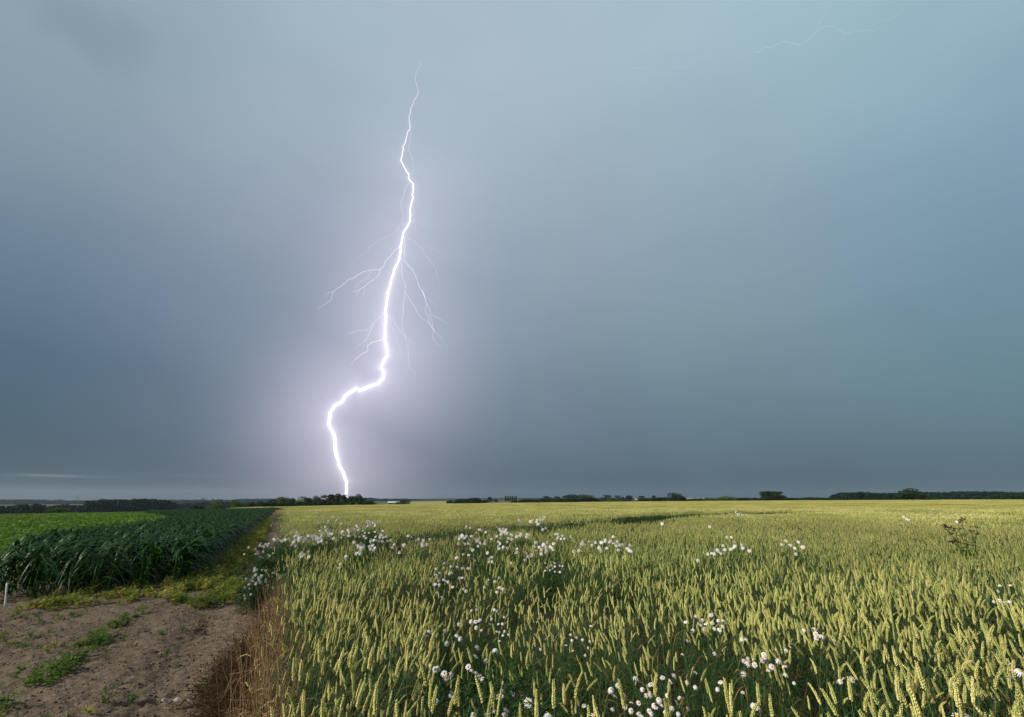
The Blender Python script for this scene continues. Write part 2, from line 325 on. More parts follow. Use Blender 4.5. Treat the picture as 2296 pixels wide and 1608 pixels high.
def quadmesh(name, co, mats, nq=4):
    """fast mesh of separate n-gons, co = (k, nq, 3)"""
    k = len(co); me = bpy.data.meshes.new(name)
    me.vertices.add(k*nq); me.vertices.foreach_set('co', co.reshape(-1).astype(np.float32))
    me.loops.add(k*nq); me.polygons.add(k); me.loops.foreach_set('vertex_index', np.arange(k*nq, dtype=np.int32))
    me.polygons.foreach_set('loop_start', (np.arange(k)*nq).astype(np.int32))
    me.materials.append(M[mats]); me.update(calc_edges=True); return me
def tag(o, label=None, cat=None, group=None, kind=None):
    if label: o['label'] = label
    if cat: o['category'] = cat
    if group: o['group'] = group
    if kind: o['kind'] = kind
    return o
def link(name, me, parent=None):
    o = bpy.data.objects.new(name, me); C.objects.link(o)
    if parent: o.parent = parent
    return o
def empty(name, loc, label, cat, group=None, rz=0, sc=1):
    o = bpy.data.objects.new(name, None); C.objects.link(o); o.location = loc; o.rotation_euler = (0, 0, rz); o.scale = (sc,)*3
    o.empty_display_size = .1
    return tag(o, label, cat, group)
def unit(a): a = np.asarray(a, float); return a/(np.linalg.norm(a)+1e-12)
def tube(mb, pts, rad, sides=5, mi=0, cap=True):
    pts = np.asarray(pts, float); n = len(pts); rad = np.broadcast_to(rad, (n,))
    tg = np.gradient(pts, axis=0); V = []
    up = np.array([.31, .17, .93])
    for i in range(n):
        t_ = unit(tg[i]); a_ = unit(np.cross(t_, up)) if abs(np.dot(t_, up)) < .99 else unit(np.cross(t_, [1, 0, 0])); b_ = np.cross(t_, a_)
        for k in range(sides):
            q = 2*math.pi*k/sides; V.append(pts[i]+rad[i]*(math.cos(q)*a_+math.sin(q)*b_))
    Fs = [(i*sides+k, i*sides+(k+1) % sides, (i+1)*sides+(k+1) % sides, (i+1)*sides+k) for i in range(n-1) for k in range(sides)]
    if cap: Fs += [tuple(range(sides))[::-1], tuple((n-1)*sides+k for k in range(sides))]
    mb.add(V, Fs, mi)
def ribbon(mb, pts, width, side, fold=.25, mi=0):
    """leaf blade: three verts across with a V crease"""
    pts = np.asarray(pts, float); n = len(pts); tg = np.gradient(pts, axis=0); side = unit(side); V = []
    for i in range(n):
        t_ = unit(tg[i]); s_ = unit(side-np.dot(side, t_)*t_); nn = np.cross(t_, s_)
        V += [pts[i]-s_*width[i]+nn*width[i]*fold, pts[i], pts[i]+s_*width[i]+nn*width[i]*fold]
    Fs = []
    for i in range(n-1):
        a_ = i*3; Fs += [(a_, a_+1, a_+4, a_+3), (a_+1, a_+2, a_+5, a_+4)]
    mb.add(V, Fs, mi)
def bez(p0, p1, p2, n):
    t_ = np.linspace(0, 1, n)[:, None]; p0, p1, p2 = map(np.asarray, (p0, p1, p2))
    return (1-t_)**2*p0+2*t_*(1-t_)*p1+t_**2*p2
SRC = bpy.data.collections.new('source_shapes')   # kept out of the scene; only instanced by the ground cover
def source(grp, name, me):
    col = bpy.data.collections.get(grp) or bpy.data.collections.new(grp)
    o = bpy.data.objects.new(name, me); col.objects.link(o); return o
def scatter(name, pts, rz, scl, idx, grp, mats, tilt=None, base=None, scz=None):
    """one 'stuff' object: a point cloud mesh (plus an optional real surface) instancing the shapes of a group"""
    pts = np.asarray(pts, float); k = len(pts)
    mb = MB()
    if base is not None: mb.merge(base)
    nb = mb.n; mb.v.append(pts); mb.n += k
    me = mb.mesh(name, mats, smooth=True)
    n = nb+k
    def attr(nm, typ, data, fld, dim=1):
        a_ = me.attributes.new(nm, typ, 'POINT'); full = np.zeros((n, dim) if dim > 1 else n, dtype=data.dtype); full[nb:] = data; a_.data.foreach_set(fld, full.ravel())
    rot = np.zeros((k, 3), np.float32); rot[:, 2] = rz
    if tilt is not None: rot[:, :2] = tilt
    sc = np.repeat(np.asarray(scl, np.float32)[:, None], 3, 1)
    if scz is not None: sc[:, 2] = scz
    attr('rot_', 'FLOAT_VECTOR', rot, 'vector', 3); attr('scl_', 'FLOAT_VECTOR', sc, 'vector', 3)
    attr('idx_', 'INT', np.asarray(idx, np.int32), 'value'); attr('use_', 'INT', np.ones(k, np.int32), 'value')
    o = link(name, me)
    ng = bpy.data.node_groups.new(name+'_nodes', 'GeometryNodeTree')
    ng.interface.new_socket('Geometry', in_out='INPUT', socket_type='NodeSocketGeometry'); ng.interface.new_socket('Geometry', in_out='OUTPUT', socket_type='NodeSocketGeometry')
    N = ng.nodes; L = ng.links
    gi = N.new('NodeGroupInput'); go = N.new('NodeGroupOutput'); ip = N.new('GeometryNodeInstanceOnPoints'); ci = N.new('GeometryNodeCollectionInfo')
    ci.inputs['Collection'].default_value = bpy.data.collections[grp]; ci.inputs['Separate Children'].default_value = True; ci.inputs['Reset Children'].default_value = True
    def na(nm, dt):
        a_ = N.new('GeometryNodeInputNamedAttribute'); a_.data_type = dt; a_.inputs['Name'].default_value = nm; return a_.outputs['Attribute']
    L.new(gi.outputs[0], ip.inputs['Points'])
    cmp = N.new('FunctionNodeCompare'); cmp.data_type = 'INT'; cmp.operation = 'GREATER_THAN'; L.new(na('use_', 'INT'), cmp.inputs[2]); cmp.inputs[3].default_value = 0
    L.new(cmp.outputs[0], ip.inputs['Selection']); L.new(ci.outputs[0], ip.inputs['Instance'])
    ip.inputs['Pick Instance'].default_value = True; L.new(na('idx_', 'INT'), ip.inputs['Instance Index'])
    er = N.new('FunctionNodeEulerToRotation'); L.new(na('rot_', 'FLOAT_VECTOR'), er.inputs[0]); L.new(er.outputs[0], ip.inputs['Rotation'])
    L.new(na('scl_', 'FLOAT_VECTOR'), ip.inputs['Scale'])
    jg = N.new('GeometryNodeJoinGeometry'); L.new(ip.outputs[0], jg.inputs[0])
    if base is not None: L.new(gi.outputs[0], jg.inputs[0])
    L.new(jg.outputs[0], go.inputs[0])
    md = o.modifiers.new('instances', 'NODES'); md.node_group = ng
    return o
def vnoise(x, y, s, seed=0):
    """cheap smooth value noise in 0..1"""
    x = np.asarray(x)/s+seed*17.3; y = np.asarray(y)/s-seed*9.1
    xi = np.floor(x); yi = np.floor(y); fx = x-xi; fy = y-yi; fx = fx*fx*(3-2*fx); fy = fy*fy*(3-2*fy)
    h = lambda a_, b_: np.modf(np.abs(np.sin(a_*127.1+b_*311.7+seed)*43758.5453))[0]
    return (h(xi, yi)*(1-fx)+h(xi+1, yi)*fx)*(1-fy)+(h(xi, yi+1)*(1-fx)+h(xi+1, yi+1)*fx)*fy
# ------------------------------------------------------------------ ground: one sheet, fine where the bare soil is close
def ground():
    azs = np.concatenate([np.arange(-180, -62, 4), np.arange(-62, -8, .28), np.arange(-8, 62, .7), np.arange(62, 180, 4)])
    rs = np.concatenate([[.3, 1, 2, 3], np.geomspace(3.4, 15, 330), np.geomspace(15.3, 60, 70), np.geomspace(63, 4200, 130)])
    A, Rr = np.meshgrid(np.radians(azs), rs); x = np.sin(A)*Rr; y = np.cos(A)*Rr
    z = terr(x, y)
    fade = np.clip(1-(Rr-14)/30, 0, 1)
    clod = (vnoise(x, y, .5, 1)-.5)*.035+(vnoise(x, y, .13, 2)-.5)*.016-np.clip(.10-np.abs(vnoise(x, y, .16, 13)-.5), 0, .1)*.20+(vnoise(x, y, .055, 3)-.5)*.026+(vnoise(x, y, .028, 4)-.5)*.018
    u, v = uv(x, y)
    clod += -.04*np.exp(-((u+.75)/.28)**2)+.02*np.exp(-((u+1.2)/.2)**2)     # wheel rut of the path
    z = z+clod*fade
    nr, na = x.shape; V = np.stack([x, y, z], -1).reshape(-1, 3); V = np.vstack([V, [[0, 0, 0]]])
    i, j = np.meshgrid(np.arange(nr-1), np.arange(na), indexing='ij'); j2 = (j+1) % na
    q = np.stack([i*na+j, i*na+j2, (i+1)*na+j2, (i+1)*na+j], -1).reshape(-1, 4)[:, ::-1]
    me = bpy.data.meshes.new('ground'); me.vertices.add(len(V)); me.vertices.foreach_set('co', V.ravel().astype(np.float32))
    nq = len(q); tri = np.array([(len(V)-1, (k+1) % na, k) for k in range(na)])
    me.loops.add(nq*4+na*3); me.polygons.add(nq+na)
    me.loops.foreach_set('vertex_index', np.concatenate([q.ravel(), tri.ravel()]).astype(np.int32))
    me.polygons.foreach_set('loop_start', np.concatenate([np.arange(nq)*4, nq*4+np.arange(na)*3]).astype(np.int32))
    me.polygons.foreach_set('use_smooth', np.ones(nq+na, bool))
    me.materials.append(M['ground']); me.update(calc_edges=True)
    tag(link('ground', me), kind='structure')
ground()
# pale harvested field strips on the far rises
def strip(az0, az1, d0, d1, col, name, lift=.15):
    a_ = np.radians(np.linspace(az0, az1, 30)); V = []
    ds = np.linspace(d0, d1, 8)
    for d_ in ds: x = np.sin(a_)*d_; y = np.cos(a_)*d_; V.append(np.stack([x, y, terr(x, y)+lift+d_*.0004], -1))
    V = np.concatenate(V); Fs = [(i*30+j, i*30+j+1, (i+1)*30+j+1, (i+1)*30+j) for i in range(7) for j in range(29)]
    m_, t_, b_ = mat(name+'_surface', .9, .1)
    t_.l.new(t_.ramp(t_.noise(t_.new('ShaderNodeNewGeometry').outputs['Position'], .03, 4), [(.3, tuple(c_*.85 for c_ in col)), (.7, tuple(c_*1.15 for c_ in col))]), b_.inputs['Base Color'])
    mb = MB(); mb.add(V, Fs); tag(link(name, mb.mesh(name, m_, True)), kind='structure')
def azp(px): return math.degrees(math.atan2(px/2.242-512, F/CT))    # azimuth of a place on the horizon, px in the 2296 view
strip(azp(1378), azp(1465), 1300, 2300, (.42, .29, .17), 'far_field_tan')
strip(azp(1525), azp(1580), 1300, 2300, (.42, .29, .17), 'far_field_stubble')
strip(azp(1150), azp(1330), 700, 1500, (.20, .22, .08), 'far_field_green')
strip(azp(920), azp(1020), 600, 1300, (.30, .28, .10), 'far_field_corn')
# ------------------------------------------------------------------ wheat
def ear_detail(mb, base, dirv, L, bend, lod):
    """spikelets stacked on a slightly curved rachis"""
    d0 = unit(dirv); b = np.asarray(bend, float)
    s = unit(np.cross(d0, [.2, .9, .1])); n_ = np.cross(d0, s)
    if lod == 0:
        k = 11
        for i in range(k):
            for sgn in (-1, 1):
                t_ = (i+.5*(sgn > 0))/k; p = base+d0*L*t_+b*L*t_*t_; ax = unit(d0+2*b*t_)
                wz = (1-.45*t_**2)*(.75+.25*min(1, t_*6))
                for q, off in ((0, 0.0), (1, .9), (-1, -.9)):
                    outv = unit(s*sgn+n_*off); a_ = unit(ax+outv*(.50 if q == 0 else .36)+np.sin(np.array([i*7.1+q, i*3.3+sgn, i*5.7+q*2]))*.09); l_ = .0155*wz*(1 if q == 0 else .9)*(1+.12*math.sin(i*4.7+q*2.1)); r_ = .0035*wz
                    c0 = p+outv*.0018*wz; e1 = unit(np.cross(a_, outv)); e2 = np.cross(a_, e1)
                    V = [c0, *[c0+a_*l_*.42+(math.cos(h)*e1+math.sin(h)*e2)*r_ for h in (0, 1.571, 3.142, 4.712)], c0+a_*l_]
                    mb.add(V, [(0, 2, 1), (0, 3, 2), (0, 4, 3), (0, 1, 4), (5, 1, 2), (5, 2, 3), (5, 3, 4), (5, 4, 1)])
    elif lod == 1:
        k = 9
        for i in range(k):
            for sgn in (-1, 1):
                t_ = (i+.5*(sgn > 0))/k; p = base+d0*L*t_+b*L*t_*t_; ax = unit(d0+2*b*t_); wz = 1-.45*t_**2
                a_ = unit(ax+s*sgn*.55); c0 = p; l_ = .017*wz; r_ = .0052*wz
                V = [c0, c0+a_*l_*.45+n_*r_, c0+a_*l_*.45+s*sgn*r_*.6, c0+a_*l_*.45-n_*r_, c0+a_*l_]
                mb.add(V, [(0, 2, 1), (0, 3, 2), (0, 1, 3), (4, 1, 2), (4, 2, 3), (4, 3, 1)])
    else:
        p = [base, base+d0*L*.3+b*L*.09, base+d0*L*.7+b*L*.49, base+d0*L+b*L]; r = [.002, .0066, .0055, .0008]
        tube(mb, p, np.array(r)*1.1, 3, cap=False)
def wheat_parts(rs, lod, h=.94, lean=None):
    st = MB(); er = MB(); lv = MB()
    la = rs.uniform(0, 6.28); lm = abs(rs.normal(0, .05))+.01 if lean is None else lean
    lx, ly = lm*math.cos(la)+.025, lm*math.sin(la)
    H = h*rs.uniform(.93, 1.05); top = np.array([lx, ly, H-.09])
    pts = bez([0, 0, -.02], [lx*.15, ly*.15, H*.6], top, 6 if lod == 0 else 4)
    tube(st, pts, np.linspace(.0019, .0013, len(pts)), 4 if lod == 0 else 3, cap=False)
    d = unit(pts[-1]-pts[-2]); nod = rs.uniform(0, .35) if rs.random() < .8 else rs.uniform(.5, 1.0)
    bd = unit([lx+.01, ly, 0])*nod*.5+np.array([0, 0, -nod*.3])
    ear_detail(er, pts[-1], d, rs.uniform(.078, .100), bd, lod)
    # flag leaf and lower leaves
    for k in range(4 if lod == 0 else 3):
        a_ = rs.uniform(0, 6.28); hb = H*rs.uniform(.38, .78) if k else H*rs.uniform(.66, .8); L = rs.uniform(.12, .22)
        i_ = hb/H; base = bez([0, 0, -.02], [lx*.15, ly*.15, H*.6], top, 20)[int(i_*19)]
        o_ = np.array([math.cos(a_), math.sin(a_), 0]); rise = rs.uniform(.1, .7)
        P = bez(base, base+o_*L*.5+np.array([0, 0, L*rise]), base+o_*L+np.array([0, 0, L*(rise-rs.uniform(.5, 1.3))]), 7 if lod == 0 else 4)
        wd = np.interp(np.linspace(0, 1, len(P)), [0, .2, .6, 1], [.3, 1, .8, .03])*rs.uniform(.0045, .0065)
        ribbon(lv, P, wd, np.cross(o_, [0, 0, 1]), .3, 1 if rs.random() < (.12 if k == 0 else .38) else 0)
    return st, er, lv
rs = np.random.default_rng(11)
NV = 14; VAR = []
for i in range(NV):
    st, er, lv = wheat_parts(rs, 0, .94 if i % 5 else .80, None if i % 5 else rs.uniform(.12, .26))
    VAR.append((st.mesh('wheat_stem_%d' % i, 'stem'), er.mesh('wheat_ear_%d' % i, 'ear'), lv.mesh('wheat_leaf_%d' % i, ['wleaf', 'wdry'])))
    j = MB(); j.merge(st, mi=0); j.merge(er, mi=1)
    j.v.append(np.concatenate(lv.v)); j.f.extend([tuple(q+j.n for q in f_) for f_ in lv.f]); j.mi.extend([2+q for q in lv.mi]); j.n += lv.n
    source('wheat_shapes', 'wa%02d' % i, j.mesh('wheat_near_%d' % i, ['stem', 'ear', 'wleaf', 'wdry']))
for i in range(NV):
    st, er, lv = wheat_parts(rs, 1, .94 if i % 5 else .82, None if i % 5 else rs.uniform(.12, .24))
    j = MB(); j.merge(st, mi=0); j.merge(er, mi=1); j.v.append(np.concatenate(lv.v)); j.f.extend([tuple(q+j.n for q in f_) for f_ in lv.f]); j.mi.extend([2+q for q in lv.mi]); j.n += lv.n
    source('wheat_shapes', 'wb%02d' % i, j.mesh('wheat_mid_%d' % i, ['stem', 'ear', 'wleaf', 'wdry']))
def patch(size, dens, lod, zlo=.25):
    j = MB(); n = int(size*size*dens)
    for k in range(n):
        x, y = rs.uniform(-size/2, size/2, 2); H = .94*rs.uniform(.82, 1.06); a_ = rs.uniform(0, 6.28); l_ = abs(rs.normal(0, .05)); top = np.array([x+l_*math.cos(a_)+.02, y+l_*math.sin(a_), H-.09])
        base = np.array([x, y, zlo]); d = unit(top-base+np.array([rs.normal(0, .12)+.04, rs.normal(0, .12), 0]))
        if lod == 2:
            e = MB(); ear_detail(e, top, d, rs.uniform(.08, .10), unit([rs.normal(), rs.normal(), -.5])*rs.uniform(0, .3), 2); j.merge(e, mi=1)
            s_ = np.array([.0022, 0, 0]); j.add([base-s_, base+s_, top+s_, top-s_], [(0, 1, 2, 3)], 0)
            if rs.random() < .5:
                o_ = np.array([math.cos(a_), math.sin(a_), 0]); b_ = base+(top-base)*rs.uniform(.4, .8)
                ribbon(j, bez(b_, b_+o_*.07+[0, 0, .06], b_+o_*.15+[0, 0, -.03], 3), [.002, .005, .0005], np.cross(o_, [0, 0, 1]), .2, 2)
        else:
            w_, l2 = (.016, .11) if lod == 3 else (.035, .15); c0 = top-d*l2*.2; s_ = unit(np.cross(d, [rs.normal(), rs.normal(), .1])); n_ = np.cross(d, s_)
            V = [c0, c0+d*l2*.45+s_*w_*.5, c0+d*l2*.45-s_*w_*.3+n_*w_*.45, c0+d*l2*.45-s_*w_*.3-n_*w_*.45, c0+d*l2]
            j.add(V, [(0, 2, 1), (0, 3, 2), (0, 1, 3), (4, 1, 2), (4, 2, 3), (4, 3, 1)], 1)
            if lod == 3: j.add([c0, base+s_*.004, base-s_*.004], [(0, 1, 2)], 0)
    return j.mesh('wheat_patch_%d' % lod, ['stem', 'ear' if lod == 2 else 'earfar', 'wleaf'])
for i in range(4): source('wheat_shapes', 'wc%02d' % i, patch(1.0, 165, 2))
for i in range(3): source('wheat_shapes', 'wd%02d' % i, patch(3.0, 150, 3))
for i in range(3): source('wheat_shapes', 'we%02d' % i, patch(8.0, 40, 4))
# tramlines and thin patches
GAP = [at(px, py, .88) for px, py in ((1400, 2150), (1560, 2148), (1742, 2138), (1886, 2118), (2060, 2106), (2180, 2100), (2442, 2082), (2700, 2058), (2926, 2052), (3150, 2044))]
GAP2 = [at(px, py, .88) for px, py in ((3000, 2034), (3350, 2024), (3760, 2020), (4030, 2024), (4300, 2030))]
GAP3 = [at(px, py, .88) for px, py in ((3500, 2046), (3900, 2050), (4300, 2066))]
def segdist(x, y, line):
    d = np.full(np.shape(x), 1e9)
    for p, q in zip(line[:-1], line[1:]):
        ax, ay = p[:2]; bx, by = q[:2]; L2 = (bx-ax)**2+(by-ay)**2
        t_ = np.clip(((x-ax)*(bx-ax)+(y-ay)*(by-ay))/L2, 0, 1); d = np.minimum(d, np.hypot(x-ax-t_*(bx-ax), y-ay-t_*(by-ay)))
    return d
HOLES = []      # (centre, radii, angle of view aligned, keep fraction)
for px, py, wx, wy, keep in ((2600, 2735, 1.0, .40, .16), (2400, 2560, .85, .7, .38), (2100, 2600, .45, .9, .50), (2000, 2360, 1.5, .75, .30), (2300, 2420, .95, .6, .42), (1850, 2790, .35, .30, .22), (2080, 2500, .30, .35, .25),
                             (3050, 2790, .7, .35, .45), (3250, 2600, .5, .45, .60), (3950, 2760, .5, .4, .35), (3850, 2560, .5, .4, .55), (2650, 2400, .8, .9, .6), (1690, 2330, .9, .55, .55), (1560, 2230, 1.0, 1.0, .55), (2200, 2190, 2.2, .9, .55)):
    x, y, z = at(px, py, .78); HOLES.append((x, y, wx*.92, wy*.92, min(keep*1.3+.03, .8)))
def keepf(x, y):
    k = np.ones(np.shape(x))
    for hx, hy, wx, wy, kp in HOLES:
        e_ = ((x-hx)/wx)**2+((y-hy)/wy)**2; k = np.minimum(k, kp+(1-kp)*np.clip((e_-.5)/.9, 0, 1))
    d_ = np.hypot(x, y)
    g1 = segdist(x, y, GAP); gw_ = np.clip(.05+d_*.085, .6, 3.0); k = np.where(g1 < gw_, .0, k)
    g2 = np.minimum(segdist(x, y, GAP2), segdist(x, y, GAP3)); k = np.where((g2 < 1.0) & (d_ > 20), .15, k)
    u_, v_ = uv(x, y)
    k = np.minimum(k, np.clip((u_+.02)/.22, 0, 1))
    return k
def Rmax(x, y): return np.interp(np.degrees(np.arctan2(x, y)), AZK, RR)
def wheat_zone(x, y, marg=0):
    u_, v_ = uv(x, y); d_ = np.hypot(x, y); az_ = np.degrees(np.arctan2(x, y))
    return ((u_ > -.02+marg) | ((v_ > 128) & (u_ > -11))) & (d_ < Rmax(x, y)) & (az_ > -52)
def polar(r0, r1, dens, azlo=-50, azhi=56):
    """jittered random points of a sector, uniform per area"""
    a0, a1 = R_(azlo), R_(azhi); n = int((a1-a0)*.5*(r1*r1-r0*r0)*dens)
    r = np.sqrt(rng.uniform(r0*r0, r1*r1, n)); a_ = rng.uniform(a0, a1, n); return np.sin(a_)*r, np.cos(a_)*r
def grid(r0, r1, step, azlo=-52, azhi=60):
    g_ = np.arange(-r1, r1+step, step); X_, Y_ = np.meshgrid(g_, g_[g_ > -step]); X_ = X_.ravel()+rng.uniform(-.1, .1, X_.size)*step; Y_ = Y_.ravel()+rng.uniform(-.1, .1, Y_.size)*step
    d_ = np.hypot(X_, Y_); a_ = np.degrees(np.arctan2(X_, Y_)); s_ = (d_ >= r0) & (d_ < r1) & (a_ > azlo) & (a_ < azhi); return X_[s_], Y_[s_]
# flower places are cleared of wheat: filled below before the wheat is sown
FL = []
# ------------------------------------------------------------------ mayweed: crop offsets (ox, oy, scale) of the places read from the photograph
K1 = (1700, 2450, 3.827); K2 = (2300, 2450, 3.827); K3 = (2900, 2450, 3.827); K4 = (3500, 2300, 2.83); K5 = (1600, 2050, 2.417); K6 = (900, 2000, 3.573); K7 = (900, 1950, 1.7517); K8 = (2000, 1950, 1.7517); K9 = (2900, 1950, 1.7517)
